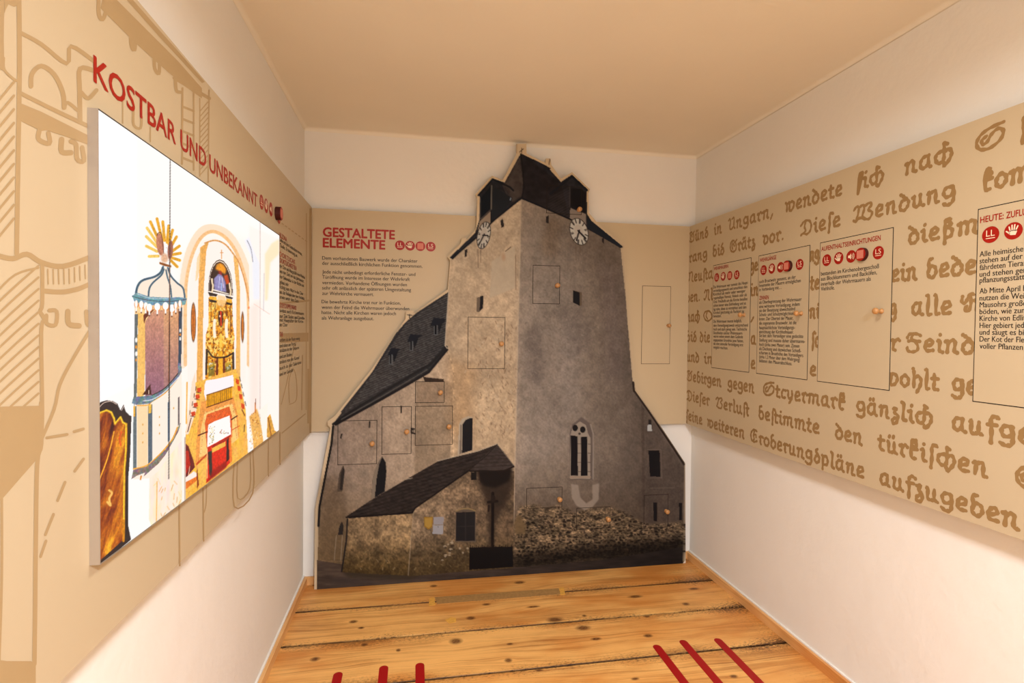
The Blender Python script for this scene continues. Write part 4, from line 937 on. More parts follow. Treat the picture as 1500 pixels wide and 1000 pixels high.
RF = Plane(0, 1.613-.0010, (0, -1, 0), (-1, 0, 0))
def icons(root, items, r, pk=None):
    mb = MB()
    for k, x, y in items:
        u, z = RF.uz(x, y); icon(root, RF, k, u, z, r)
    if pk:
        u, z = RF.uz(*pk); puck(RF, u, z, r*1.03, .013, root)
f1 = rflap(2.725, 'text flap nearest the back corner, headed WEHRMAUERN', (1090.8, 461))
mb = MB(); body(mb, [('WEHRMAUERN', 396, 1067)], 1046.2, .0185, .014); mb.build('heading', M_RED, f1)
mb = MB(); body(mb, [('Die Wehrmauer war zumeist das Haupt-', 422.5, 1096.3), ('verteidigungswerk und umschloss den', 427.8, 1095), ('Kirchhof als mehr oder weniger', 433, 1092.3), ('regelmäßiges Viereck, Vieleck oder als', 438.4, 1094.2),
    ('Oval. Friedhöfe um die Kirche besaßen', 443.9, 1095.3), ('schon immer eine Einfriedung und es', 449.4, 1093), ('lag nahe, diese zu verstärken und den', 454.7, 1093.7), ('Kirchhof gleichzeitig als Fluchtort zu', 459.9, 1090), ('benutzen.', 464.8, 1057),
    ('Die Wehrmauer musste lediglich,', 472.6, 1086.7), ('dem Verteidigungszweck entsprechend', 478.5, 1096), ('hoch und stark genug sein. Technische', 483.9, 1094.5), ('Einzelheiten solcher Wehrmauern', 489.3, 1087.7), ('waren neben einem dem Gelände', 494.2, 1088.6), ('angepassten Grundriss jene Fakten,', 499.6, 1089.4), ('die eine sinnvolle Verteidigung erst', 504.9, 1089), ('möglich machten.', 510.3, 1066.6)], 1045.4)
tag(mb.build('paragraph', M_BLACK, f1), kind='stuff')
icons(f1, [('LL', 1050, 406.2), ('hand', 1059.5, 404.7), ('plain', 1069, 403.5), ('LS', 1079.4, 402.4)], .0235)
f2 = rflap(2.328, 'text flap second from the back corner, headed WEHRGÄNGE', (1174.5, 458.8))
mb = MB(); body(mb, [('WEHRGÄNGE', 384, 1137.5)], 1113.5, .0185, .014); mb.build('heading', M_RED, f2); mb = MB(); body(mb, [('ZINNEN', 439, 1126.5)], 1112.8, .0185, .014); mb.build('heading', M_RED, f2)
mb = MB(); body(mb, [('auch Brustwehr genannt, an der', 414.8, 1166), ('Innenseite der Mauern ermöglichen', 420.5, 1173.5), ('in Verbindung mit…', 426.5, 1145),
    ('als Oberbegrenzung der Wehrmauer', 445, 1174.7), ('eine wirksame Verteidigung, indem', 451.2, 1171.8), ('sie der Besatzung abwechselnd', 457, 1165), ('Schutz- und Schutzmöglichkeit', 463, 1163.8), ('boten. Der Oberteil der Mauer,', 469.2, 1162.4), ('die sogenannte Brustwehr, ist die', 475.5, 1167),
    ('hauptsächlichste Verteidigungs-', 481.9, 1165), ('einrichtung der Kirchhofmauer.', 488, 1163), ('Sie bot dem Verteidiger eine gedeckte', 493.5, 1177), ('Stellung und musste daher übermanns-', 500, 1179.8), ('hoch (zirka zwei Meter) sein. Zinnen', 506.3, 1171.5), ('als Deckung und dazwischen Schieß-', 512.5, 1174),
    ('scharten in Brusthöhe des Verteidigers', 518.4, 1177), ('(zirka 1,2 Meter über dem Wehrgang)', 524.3, 1172), ('bildeten den Mauerabschluss.', 530.3, 1160.6)], 1112.5)
tag(mb.build('paragraph', M_BLACK, f2), kind='stuff')
icons(f2, [('LL', 1118.7, 395.5), ('hand', 1130.7, 393.3), ('sound', 1143.5, 391.3), ('LS', 1171.5, 387.2)], .0235, (1155.5, 389.6))
f3 = rflap(1.932, 'text flap headed AUFENTHALTSEINRICHTUNGEN, mostly empty below four lines', (1292, 455.5))
mb = MB(); body(mb, [('AUFENTHALTSEINRICHTUNGEN', 368, 1290.5)], 1203.7, .0185, .014); mb.build('heading', M_RED, f3)
mb = MB(); body(mb, [('bestanden im Kirchenobergeschoß', 403.7, 1288), ('aus Blockkammern und Backöfen,', 411.2, 1285), ('innerhalb der Wehrmauern als', 418.7, 1276), ('Viehhöfe.', 425.7, 1223)], 1203)
tag(mb.build('paragraph', M_BLACK, f3), kind='stuff')
icons(f3, [('LL', 1211.2, 381), ('hand', 1228.7, 378), ('sound', 1247, 375.5), ('LS', 1286.7, 370)], .0235, (1264.5, 372.6))
f4 = rflap(1.311, 'text flap nearest the camera at the right edge, headed HEUTE', None)
mb = MB(); body(mb, [('HEUTE:', 326.7, 1470.7)], 1436.5, .0185, .014); put_text(mb, RIGHT, 'ZUFLUCHT', 1474.7, 319.9, 1527, .0185, .014, off=.0016); mb.build('heading', M_RED, f4)
mb = MB(); body(mb, [('Alle heimische', 376.2, 1499.6), ('stehen auf der', 386, 1498.5), ('fährdeten Tierar', 395.7, 1504), ('und stehen gem', 405.4, 1508), ('pflanzungsstätt', 414.4, 1501.5),
    ('Ab Mitte April b', 430, 1504), ('nutzen die Weib', 440.2, 1507), ('Mausohrs große', 450.2, 1504), ('böden, wie zum', 460, 1505), ('Kirche von Edlitz', 470, 1508), ('Hier gebiert jede', 480.2, 1506), ('und säugt es bis', 490, 1505), ('Der Kot der Fled', 500, 1506), ('voller Pflanzen', 510.2, 1499)], 1435.6)
tag(mb.build('paragraph', M_BLACK, f4), kind='stuff')
icons(f4, [('LL', 1451.2, 343.6), ('hand', 1484.6, 338)], .0235)
u, z = RIGHT.uz(1300, 455)
kids(PR)

#=== CHURCH BOARD
cb = Canvas(455, 203, 1012, 872, 2, (216, 181, 140))
rc = random.Random(5)
z2 = Z(3.572, 620, 200); z3 = Z(4., 450, 430); z4 = Z(4.167, 450, 640); zz5 = Z(3.846, 640, 360); zz6 = Z(3.846, 660, 600); zz7 = Z(3.333, 820, 560)
def grad(c0, c1, ax, a, b, c2=None, ya=0, yb=1):
    c0, c1 = np.array(c0, float), np.array(c1, float)
    def f(X, Y):
        t = np.clip(((X if ax == 0 else Y)-a)/(b-a), 0, 1)[..., None]; c = c0*(1-t)+c1*t
        if c2 is not None:
            s = np.clip((Y-ya)/(yb-ya), 0, 1)[..., None]; s = s*s*(3-2*s); c = c*(1-s)+np.array(c2, float)*s
        return c
    return f
right = [(763, 288), (800, 303), (861, 333), (912.4, 361), (909.2, 364), (916, 431), (922.4, 509), (928, 573), (1002.4, 680), (1003, 826), (751, 836), (752.8, 766), (756.2, 620), (759, 485), (761.7, 386)]
left = [(660, 378), (720, 323), (764, 288), (761.7, 386), (759, 485), (756.2, 620), (752.8, 766), (751.5, 836), (690, 836), (658, 700), (661, 640), (664, 545), (651.7, 511), (656.5, 427)]
nave = [(489.5, 621), (600, 556), (627, 542), (656, 508), (666, 545), (664, 700), (610, 850), (465, 850), (466.3, 765), (468, 743), (486, 642)]
cb.poly(nave, grad((138, 114, 96), (184, 154, 124), 0, 480, 640, (120, 92, 62), 680, 825))
cb.poly(z3((637, 517), (800, 500), (870, 540), (860, 900), (820, 1080), (625, 1160), (634, 700)), (126, 102, 78), .6, 1.2)
cb.poly(z3((660, 520), (800, 515), (800, 640), (640, 640)), (140, 112, 88), .5, 2)
cb.poly(z3((678, 485), (700, 490), (800, 500), (800, 517), (690, 517)), (50, 36, 28))
cb.poly(left, grad((188, 160, 130), (186, 152, 116), 1, 300, 640, (124, 94, 62), 680, 825))
cb.poly([(656, 440), (690, 440), (680, 560), (662, 640), (664, 545), (652, 511)], (186, 158, 128), .35, 6)
cb.poly(right, grad((152, 130, 110), (92, 76, 64), 0, 765, 975, (70, 52, 37), 650, 840))
cb.poly([(764, 300), (800, 310), (850, 360), (850, 640), (764, 700)], (136, 120, 108), .35, 14)
cb.poly([(766, 480), (792, 470), (800, 560), (770, 560)], (104, 88, 78), .6, 8); cb.poly([(816, 450), (852, 445), (870, 500), (836, 530)], (110, 94, 84), .45, 8); cb.poly([(800, 320), (822, 320), (815, 380), (792, 370)], (112, 88, 66), .5, 5)
cb.poly([(764, 300), (905, 362), (925, 560), (1003, 690), (1003, 800), (940, 800), (930, 600), (880, 400)], (70, 54, 44), .35, 16)
cb.poly([(466, 700), (500, 700), (520, 830), (466, 826)], (96, 72, 48), .5, 8); cb.poly([(655, 520), (700, 540), (690, 640), (660, 640)], (170, 128, 86), .5, 8); cb.poly([(690, 560), (750, 560), (750, 680), (700, 660)], (196, 164, 128), .5, 8)
cb.poly([(820, 480), (840, 470), (850, 600), (825, 600)], (150, 132, 118), .3, 8); cb.poly([(880, 380), (905, 400), (915, 560), (890, 560)], (108, 90, 82), .45, 8)
cb.poly([(943, 600), (1003, 690), (1003, 800), (943, 800)], (84, 68, 58), .45, 4); cb.line([(941, 590), (943, 740)], 4, (70, 54, 44), .4)
for P, a in ((nave, .36), (left, .34), (right, .34)):
    cb.grain(P, a*.42, 1.8, 2.1, 100); cb.grain(P, .13, 7, 9, 120); cb.grain(P, .10, 34, 50, 140)
# limewash crust on the left face, peeling patches
for k in range(240):
    x = rc.gauss(728, 18); y = rc.uniform(470, 640); 
    if x < 757 and x > 662: cb.line([(x, y), (x+rc.uniform(-2, 3), y+rc.uniform(1, 5))], rc.uniform(.8, 1.8), rc.choice([(120, 92, 68), (196, 170, 140), (140, 110, 84)]), .55)
for k in range(160):
    x = rc.uniform(762, 880); y = rc.gauss(500, 50); cb.line([(x, y), (x+rc.uniform(-4, 4), y+rc.uniform(0, 3))], rc.uniform(.8, 1.6), rc.choice([(100, 84, 74), (156, 138, 124)]), .4)
cb.poly(z2((358, 652), (480, 572), (484, 790), (348, 845)), (188, 164, 136), .75, .8); cb.ell(*z2((420, 630))[0], 4, 8, (178, 130, 96), .6, 0, .8); cb.line(z2((430, 600), (458, 578)), 1, (60, 46, 38))
cb.line(z2((484, 620), (484, 800)), 1, (120, 92, 70), .8)
cb.line([(763.6, 292), (761.2, 386), (758.6, 485), (755.6, 620), (752, 770)], 2.4, (190, 164, 136), .45)
# rubble masonry at the foot of the right face
rub = [(760, 742), (782, 738), (800, 744), (818, 738), (840, 752), (862, 744), (890, 742), (912, 748), (930, 760), (950, 768), (1003, 764), (1003, 806), (880, 824), (752, 832), (752, 770)]
cb.poly(rub, (112, 88, 62), .75, 2.5)
y = 746.
while y < 828:
    x = 754+rc.uniform(0, 5); 
    while x < 1002:
        w = rc.uniform(2.6, 8.5); h = rc.uniform(1.0, 2.1)
        if cb.inside(cb.sl(x, y, x+.1, y+.1), rub)[:1, :1].any() and y < 824-(x-760)*.06:
            sh = rc.uniform(.35, 1.); d = 1-.35*max(0, (y-780)/45)-.2*(x > 900)
            c = (52*sh*d, 40*sh*d, 32*sh*d) if rc.random() < .62 else (150*d*sh, 118*d*sh, 84*d*sh)
            cb.ell(x+w/2, y+rc.uniform(-1.3, 1.3), w/2, h, c, min(.8, .25+max(0, (y-744)/30)), rc.uniform(-.35, .35))
        x += w+rc.uniform(.2, 2.4)
    y += rc.uniform(2.6, 3.8)
cb.grain(rub, .7, 2.2, 1.5, 180); cb.grain(rub, .5, 9, 6, 185)
cb.poly([(760, 752), (770, 768), (770, 782), (755, 782), (753, 765)], (110, 84, 54), .9, 1.5)
cb.poly([(752, 812), (1003, 785), (1003, 812), (752, 836)], (16, 11, 8), .75, 6)
# ---- road
cb.poly([(464, 820), (500, 826), (600, 830), (690, 824), (752, 831), (880, 820), (1004, 800), (1004, 826), (464, 868)], grad((78, 60, 48), (36, 28, 24), 0, 560, 960)); cb.grain([(464, 820), (1004, 800), (1004, 830), (464, 868)], .3, 20, 3, 200)
cb.poly([(470, 845), (560, 850), (640, 845), (600, 852), (500, 856)], (60, 48, 42), .7, 3); cb.poly([(500, 836), (620, 840), (600, 850), (510, 846)], (52, 42, 30), .7, 2)
# ---- nave roof
roof = [(657.5, 427), (610, 458), (595, 471), (580, 487.5), (545, 545), (487.5, 621), (492, 623), (560, 586), (600, 562), (627, 547), (655, 512), (652, 505)]
cb.poly(roof, grad((56, 50, 47), (42, 39, 39), 0, 500, 650))
for k in range(60):
    y0 = 415+k*3.4; cb.line([(470, y0+74), (560, y0+31), (662, y0-22)], 1.1, (92, 86, 84), .5) if False else None
S = cb.sl(487, 425, 660, 625); Mr = cb.inside(S, [(657.5, 429), (597, 471), (547, 545), (510, 600), (560, 570), (600, 548), (627, 533), (652, 505)])
ph = (cb.Y[S]+.42*cb.X[S])/3.3; st = (.5+.5*np.sin(ph*2*np.pi))[..., None]*Mr[..., None]
cb.a[S] = cb.a[S]*(1-.55*st)+np.array((104, 94, 86), np.float32)*.55*st
cb.grain(roof, .4, 3, 2, 210)
cb.line([(488, 621), (512, 604), (560, 575), (605, 548), (632, 532), (654, 508)], 3.6, (34, 30, 30)); cb.line([(492, 621.5), (560, 584), (604, 559), (628, 545), (655, 512)], 3.6, (30, 26, 26)); cb.line([(500, 614), (560, 580), (606, 553), (626, 541)], 1, (112, 98, 84), .8)
cb.line([(500, 603), (545, 546), (594, 473)], 1.4, (40, 38, 42)); cb.line([(657, 428), (652, 506), (655, 510)], 1.6, (196, 172, 144), .8)
for r_, w_ in (([(630, 478), (635, 465), (653, 467), (650, 473), (641, 476)], (635.5, 474, 641, 491)), ([(596, 502), (601, 489.5), (618.7, 490.5), (612, 496), (606, 499)], (600, 498, 605, 514)), ([(567.5, 521), (572.5, 510), (587.5, 510.5), (582, 516), (576, 518.5)], (570, 518, 575, 534))):
    x0_, y0_, x1_, y1_ = w_
    cb.poly([(x1_, y0_-2), (x1_+9, y0_-6), (x1_+6, y0_+3), (x1_+2, y1_-3)], (24, 24, 28)); cb.poly([(x0_, y0_), (x1_, y0_), (x1_, y1_), (x0_, y1_)], (92, 88, 86)); cb.poly([(x0_+1, y0_), (x1_-1.3, y0_), (x1_-1.3, y1_-1.5), (x0_+1, y1_-1.5)], (14, 14, 18)); cb.poly(r_, (26, 26, 32))
# ---- tower roof
troof = [(658.5, 377), (696, 341), (702, 322), (703, 288), (700, 285.4), (721.3, 260.8), (739, 267.2), (762.8, 224.6), (788, 236.4), (807, 246.2), (805.3, 248), (821.6, 266.3), (837.8, 255.4), (861.3, 277.5), (859.4, 281.2), (860.2, 313.4), (866.4, 323.2), (912.6, 361), (909.2, 363.4), (861, 335), (834, 321), (799, 306), (764.2, 291.5), (719.4, 326), (663.4, 380)]
cb.poly(troof, (38, 35, 38))
cb.poly([(764, 226), (822, 268), (834, 320), (764, 290)], (36, 30, 31)); cb.poly([(762.8, 226), (738, 270), (752, 296), (764, 288), (767, 270)], (50, 42, 40))
S = cb.sl(736, 224, 768, 300); Mr = cb.inside(S, [(761, 230), (736, 272), (742, 285), (751, 296), (764, 286), (766, 268)]); st = (.5+.5*np.sin((cb.Y[S]+.8*cb.X[S])/2.7*2*np.pi))[..., None]*Mr[..., None]
cb.a[S] = cb.a[S]*(1-.5*st)+np.array((122, 102, 88), np.float32)*.5*st
cb.line([(762.8, 225), (766, 250), (767.5, 275), (764.5, 291)], 1.4, (20, 18, 20)); cb.grain(troof, .35, 6, 6, 230)
cb.poly([(721, 272), (751, 290), (742, 304), (720.5, 322)], (34, 35, 38)); cb.poly([(704.5, 290), (719, 272), (718.5, 306), (704.5, 320)], (18, 22, 28)); cb.line([(703.4, 290), (703.2, 320)], 1.2, (96, 84, 76)); cb.line([(720.3, 272), (719.6, 306)], 1.8, (112, 100, 88)); cb.line([(704, 321), (719, 307)], 1.4, (84, 72, 66))
cb.line([(700.5, 286), (721.4, 262.4), (747, 274), (752, 279)], 2.6, (26, 26, 30)); cb.poly([(702.8, 324), (718.6, 309.4), (718.6, 326), (704, 336), (700, 336)], (150, 126, 104)); cb.line([(748, 290), (747.6, 293)], 1, (190, 196, 204))
cb.line([(664, 377), (700, 346), (722, 324), (764, 290)], 2.2, (22, 22, 26))
S = cb.sl(800, 268, 836, 322); Mr = cb.inside(S, [(805, 288), (834, 272), (834, 320), (803, 304)]); st = (.5+.5*np.sin((cb.Y[S]+.55*cb.X[S])/4.*2*np.pi))[..., None]*Mr[..., None]
cb.a[S] = cb.a[S]*(1-.35*st)+np.array((74, 64, 60), np.float32)*.35*st
cb.poly([(836, 276), (852, 276), (858, 284), (858.5, 312), (836, 303)], (24, 20, 22)); cb.line([(834.6, 272), (834.6, 303)], 1, (70, 60, 56)); cb.line([(806, 284), (837.8, 258.2), (860, 278.6)], 3, (24, 26, 32)); cb.poly([(835.4, 304.5), (858.5, 313.6), (858.8, 335), (850, 330), (834.6, 321)], (140, 120, 104))
cb.line([(764, 290), (799, 305), (834, 320.5), (861, 334.5), (911, 362)], 2.2, (20, 20, 24)); cb.poly([(860.5, 316), (866.4, 324), (912.6, 361), (909, 363), (861, 335)], (30, 32, 38))
cb.line([(764, 224), (764.5, 217)], 1, (60, 44, 34)); cb.line([(761, 222.6), (766.6, 218)], 1.2, (70, 50, 38)); cb.line([(804, 241), (805.4, 233.5)], 1, (60, 44, 34))
cb.line([(756.8, 211), (756.6, 224)], .8, (120, 84, 50)); cb.line([(600, 455.5+5), (600, 466)], 1.4, (60, 52, 46)); cb.line([(596.8, 461), (603.6, 461.6)], 1.2, (60, 52, 46))
# ---- clocks
def clock(cx, cy, rx, ry, tilt, hands):
    cb.ell(cx, cy, rx+1, ry+1, (44, 36, 34), 1, tilt); cb.ell(cx, cy, rx, ry, (196, 182, 164), 1, tilt)
    c, s_ = math.cos(tilt), math.sin(tilt)
    def pt(a, q): 
        ex, ey = rx*q*math.sin(a), -ry*q*math.cos(a); return (cx+ex*c-ey*s_, cy+ex*s_+ey*c)
    for k in range(12):
        a = k*math.pi/6; cb.line([pt(a, .66), pt(a, .95)], 1.5, (52, 44, 42)); 
        if k % 2: cb.line([pt(a+.12, .68), pt(a+.12, .93)], .9, (70, 60, 56))
    cb.ell(cx-.5, cy-1, rx*.52, ry*.5, (182, 160, 142), .6, tilt)
    for a, q, w in hands: cb.line([pt(a, -.12), pt(a, q)], w, (34, 28, 30))
clock(708.6, 344.5, 9.0, 20, .22, ((1.5, .62, 2.2), (3.65, .86, 1.8)))
clock(848.2, 339.2, 12.6, 20, -.30, ((2.45, .8, 2.4), (3.95, .8, 2.2)))
for x, y0_, y1_ in ((700, 365, 392), (704, 366, 384), (843.5, 357, 380), (849.5, 358, 374)): cb.line([(x, y0_), (x+.4, y1_)], 1.4, (96, 76, 60), .6)
# ---- slits and windows
K_ = (26, 22, 22)
cb.poly(zz5((225, 292), (262, 280), (260, 350), (236, 374), (222, 370)), (112, 92, 74)); cb.poly(zz5((245, 283), (262, 280), (260, 350), (240, 368)), K_)
cb.poly(zz5((764, 250), (818, 262), (818, 335), (806, 338)), (100, 80, 62)); cb.poly(zz5((767, 250), (803, 262), (803, 336), (767, 318)), K_)
for l in (z2((404, 440), (416, 428), (424, 470), (408, 478)), z2((643, 418), (657, 412), (657, 455), (643, 450)), z2((217, 594), (230, 588), (229, 625), (218, 630)), z2((934, 535), (948, 525), (944, 560), (936, 552))): cb.poly(l, (42, 34, 32))
cb.poly(zz6((40, 255), (48, 80), (66, 50), (100, 36), (126, 44), (124, 228)), (178, 156, 130)); cb.poly(zz6((64, 245), (68, 82), (84, 58), (110, 46), (125, 46), (122, 228)), (28, 25, 26)); cb.poly(zz6((50, 250), (56, 84), (64, 84), (62, 246)), (120, 102, 86))
cb.poly(z4((390, 380), (400, 250), (430, 160), (457, 115), (480, 150), (486, 210), (474, 335)), (110, 92, 76)); cb.poly(z4((412, 370), (424, 250), (440, 165), (458, 122), (479, 155), (483, 210), (472, 332)), (26, 23, 24)); cb.poly(z4((392, 378), (402, 250), (430, 165), (436, 170), (424, 250), (411, 370)), (132, 112, 92))
cb.poly(z4((182, 335), (196, 220), (220, 170), (230, 205), (215, 330)), (84, 66, 52)); cb.poly(z4((198, 320), (206, 220), (222, 178), (229, 205), (215, 325)), (46, 38, 34))
cb.poly(z4((188, 598), (196, 545), (212, 515), (223, 540), (218, 595)), (44, 36, 32)); cb.line(z4((178, 600), (165, 750)), 1.4, (150, 130, 104), .6); cb.line(z4((215, 600), (205, 750)), 1.4, (150, 130, 104), .6)
cb.poly(zz7((48, 475), (48, 250), (62, 205), (105, 168), (148, 200), (162, 250), (160, 475)), (96, 80, 70), .9, .5); cb.poly(zz7((50, 470), (52, 255), (64, 215), (98, 190), (128, 208), (138, 250), (150, 270), (148, 470)), (150, 130, 110)); cb.line(zz7((150, 205), (163, 250), (163, 470)), 2, (150, 132, 116), .7)
for l in (zz7((53, 258), (86, 262), (88, 455), (54, 455)), zz7((103, 266), (134, 264), (136, 455), (104, 455))): cb.poly(l, (20, 17, 18))
for cx_, cy_ in ((75, 222), (112, 230)): cb.ell(*zz7((cx_, cy_))[0], 4.2, 5, (24, 20, 20)); cb.ell(*zz7((cx_, cy_+6))[0], 2.4, 2, (24, 20, 20))
cb.ell(*zz7((96, 250))[0], 2, 2, (60, 48, 42))
for y_ in (300, 345, 390, 435): cb.line(zz7((138, y_), (150, y_)), .8, (70, 56, 48)); cb.line(zz7((88, y_), (102, y_)), .8, (90, 74, 62))
cb.line(zz7((50, 462), (150, 462)), 2, (150, 122, 98))
cb.poly(zz7((55, 495), (90, 500), (100, 560), (130, 590), (160, 570), (158, 500), (192, 492), (190, 570), (160, 608), (120, 622), (80, 600), (58, 560)), (160, 138, 118), .7, .8)
for (a, b, c, d) in (zz7((433, 332), (487, 332), (492, 460), (440, 458)), zz7((457, 585), (475, 585), (475, 678), (458, 675)), zz7((582, 588), (597, 588), (597, 672), (584, 672))): cb.poly([a, b, c, d], (24, 20, 20))
cb.line(zz7((428, 328), (494, 328)), 1, (120, 100, 84), .6); cb.line(zz7((494, 330), (498, 465), (440, 466)), 1.2, (118, 98, 82), .5)
cb.poly(zz7((428, 212), (434, 205), (447, 205), (450, 236), (428, 236)), (176, 168, 158)); cb.poly(zz7((434, 182), (446, 182), (446, 205), (434, 205)), (36, 30, 28))
cb.line(zz7((440, 516), (560, 514)), 1.2, (124, 104, 88), .35); cb.line([(927.6, 560), (928.6, 572), (950, 602), (984, 652), (1002.4, 680)], 3, (40, 30, 24)); cb.line([(929.6, 575), (985, 658), (1001, 684)], 2, (110, 90, 76), .3); cb.line([(488, 624), (485.5, 650), (468, 742), (466.5, 770)], 3.2, (26, 22, 22))
# ---- porch
pw1 = [(511, 758), (603, 751), (607, 745), (598, 843), (500, 838), (508, 775)]; pw2 = [(606, 745), (655, 711), (689, 688), (748, 689), (753, 690), (752, 832), (690, 836), (598, 844)]
cb.poly(pw1, grad((138, 108, 76), (160, 126, 88), 0, 510, 600, (74, 54, 28), 768, 845)); cb.poly(pw2, grad((142, 114, 86), (104, 80, 58), 0, 610, 740, (70, 52, 30), 760, 840))
for P in (pw1, pw2): cb.grain(P, .4, 2.2, 2.6, 240); cb.grain(P, .4, 12, 9, 250)
cb.line([(606, 748), (602, 790), (598, 842)], 1.6, (164, 138, 108), .6); cb.line([(509, 760), (507.5, 790), (500.5, 837)], 2.2, (28, 24, 24)); 
for k in range(70):
    x, y = rc.uniform(505, 690), rc.gauss(818, 12)
    if y < 842: cb.line([(x, y), (x+rc.uniform(-3, 4), y+rc.uniform(1, 4))], rc.uniform(.8, 2), rc.choice([(70, 54, 30), (150, 122, 82), (60, 46, 28)]), .6)
for k in range(30): x, y = rc.gauss(660, 9), rc.gauss(808, 7); cb.ell(x, y, rc.uniform(1.5, 3), rc.uniform(1, 2), rc.choice([(170, 146, 116), (56, 42, 30)]), .8)
cb.poly(zz6((148, 340), (350, 322), (352, 420), (330, 500), (250, 640), (240, 780), (215, 780), (215, 640), (205, 540), (160, 430)), (46, 34, 26), .85, 3.5)
cb.poly(zz6((155, 345), (345, 330), (330, 400), (250, 440), (190, 430), (165, 400)), (26, 19, 16), 1, 1.5)
cb.line(zz6((238, 470), (236, 780)), 4.4, (24, 17, 14)); cb.line(zz6((212, 520), (262, 515)), 4, (30, 22, 18)); cb.line(zz6((216, 540), (214, 570)), 3, (34, 24, 20)); cb.ell(*zz6((240, 500))[0], 3.5, 6, (38, 27, 21))
cb.poly(zz6((105, 775), (350, 770), (354, 885), (105, 900)), (18, 14, 13)); 
for k in range(22): x_ = 112+k*11; cb.line(zz6((x_, 800), (x_, 762+6*(k % 3))), 1, (20, 15, 14))
cb.poly(z4((903, 640), (905, 455), (930, 440), (968, 434), (1010, 440), (1028, 452), (1030, 640)), (96, 78, 62)); cb.poly(z4((908, 634), (910, 458), (1026, 456), (1024, 634)), (34, 29, 28)); cb.line(z4((966, 460), (966, 632)), 1, (52, 44, 40)); cb.line(z4((910, 545), (1024, 543)), .8, (50, 42, 38)); cb.line(z4((908, 452), (940, 440), (968, 436), (1000, 440), (1026, 450)), 1.8, (140, 112, 72), 1, True)
cb.poly(z4((713, 488), (767, 486), (765, 545), (742, 566), (714, 545)), (146, 104, 40)); cb.poly(z4((718, 494), (762, 492), (760, 540), (742, 556), (719, 540)), (168, 126, 54)); cb.poly(z4((770, 487), (836, 487), (830, 533), (771, 533)), (150, 138, 134)); cb.poly(z4((768, 538), (830, 536), (828, 592), (765, 590)), (156, 146, 142)); cb.ell(*z4((799, 548))[0], .8, 1, (60, 50, 50))
cb.poly(zz6((115, 352), (147, 350), (147, 394), (115, 396)), (24, 20, 18))
pr = [(506, 757), (542, 733), (594, 702.5), (642, 675), (700, 661), (728, 650.5), (690, 688), (655, 712), (607, 746), (603, 752), (512, 759)]
cb.poly(pr, (48, 38, 33)); S = cb.sl(505, 650, 730, 760); Mr = cb.inside(S, pr)
ph = (cb.Y[S]+.30*cb.X[S])/5.2; st = (np.clip(np.sin(ph*2*np.pi), 0, 1))[..., None]*Mr[..., None]
cb.a[S] = cb.a[S]*(1-.6*st)+np.array((30, 23, 20), np.float32)*.6*st; cb.grain(pr, .4, 5, 2, 260)
cb.line([(507, 757.5), (604, 751), (608, 744), (690, 687)], 2.2, (24, 18, 16)); cb.line([(594, 702), (604, 700)], 1, (170, 146, 120)); cb.line([(641, 675), (672, 667), (700, 660), (728, 650)], 1.4, (178, 156, 130), .8)
pr2 = zz6((262, 192), (300, 235), (358, 312), (352, 324), (300, 338), (140, 350), (106, 338), (180, 270)); cb.poly(pr2, (62, 50, 44)); cb.grain(pr2, .3, 4, 2, 270)
for k in range(6): cb.line(zz6((250-k*26, 215+k*22), (285+k*12, 222+k*18)), .9, (38, 30, 26), .8)
cb.line(zz6((262, 192), (358, 314)), 1.2, (160, 138, 112), .7); cb.line(zz6((106, 338), (200, 260), (262, 195)), 1, (30, 22, 20)); cb.line(zz6((110, 345), (300, 345), (356, 320)), 2.4, (30, 22, 18))
cb.line(z4((395, 385), (385, 395), (360, 400)), 1, (150, 130, 104), .3)
# ---- small ironwork near the flaps
for l in (z3((366, 750), (364, 782)), z3((550, 660), (550, 696)), z3((200, 825), (198, 845)), z3((610, 790), (628, 792)), z3((612, 815), (632, 820))): cb.line(l, 2, (34, 28, 26))
cb.ell(*z3((615, 805))[0], 2.4, 4.2, (36, 30, 28)); cb.ell(*z3((617, 805))[0], 1.2, 2.2, (140, 116, 94)); cb.line(z3((205, 822), (198, 840)), 1.4, (40, 32, 30))

outline_px = [(460.2, 866), (462, 743), (472, 690), (480, 647), (484, 626.5), (479.5, 621.5), (480, 616), (490, 609.5), (545, 540), (587.7, 476.5), (594, 466.5), (594.6, 455), (606, 455), (606.2, 459.5), (655.8, 424), (659.4, 381.5), (655.6, 375.8), (675, 356), (675.9, 348.4), (682, 348.6), (684, 351), (697, 336), (698, 329), (699.2, 290), (696.4, 284.5), (720.8, 257.2), (736.4, 264), (756.3, 226), (756.3, 210.6), (771, 210.4), (771.2, 224.6), (799, 238.4), (799.6, 232), (806.4, 232), (807.6, 241.4), (822, 262), (837.8, 252), (864, 277), (862, 283), (862.6, 311.4), (874.8, 326), (915.6, 360.2), (912.8, 365.4), (920, 477), (931, 568.6), (934.4, 573), (1003.8, 678), (1004.4, 824.6)]
CB = D.objects.new('church_board', None); COL.objects.link(CB)
OUT = [BOARD.uz(*p) for p in outline_px]
zb0 = .0012
OUT[0] = (OUT[0][0], zb0); OUT[-1] = (OUT[-1][0], zb0)
CB.location = (.56, BOARD.val, 0)
tag(CB, 'tall cut-out board printed with a grey stone church tower, standing on the floor', 'display board')
k = len(OUT); v = [BOARD.to(u, z, -.012) for u, z in OUT]+[BOARD.to(u, z, -.0003) for u, z in OUT]
f = [tuple(range(k, 2*k)), tuple(reversed(range(k)))]+[(i, (i+1) % k, k+(i+1) % k, k+i) for i in range(k)]
mesh_obj('board', v, f, M_EDGE, CB)
mb = MB()                                       # spacer blocks that hold the board off the wall panel
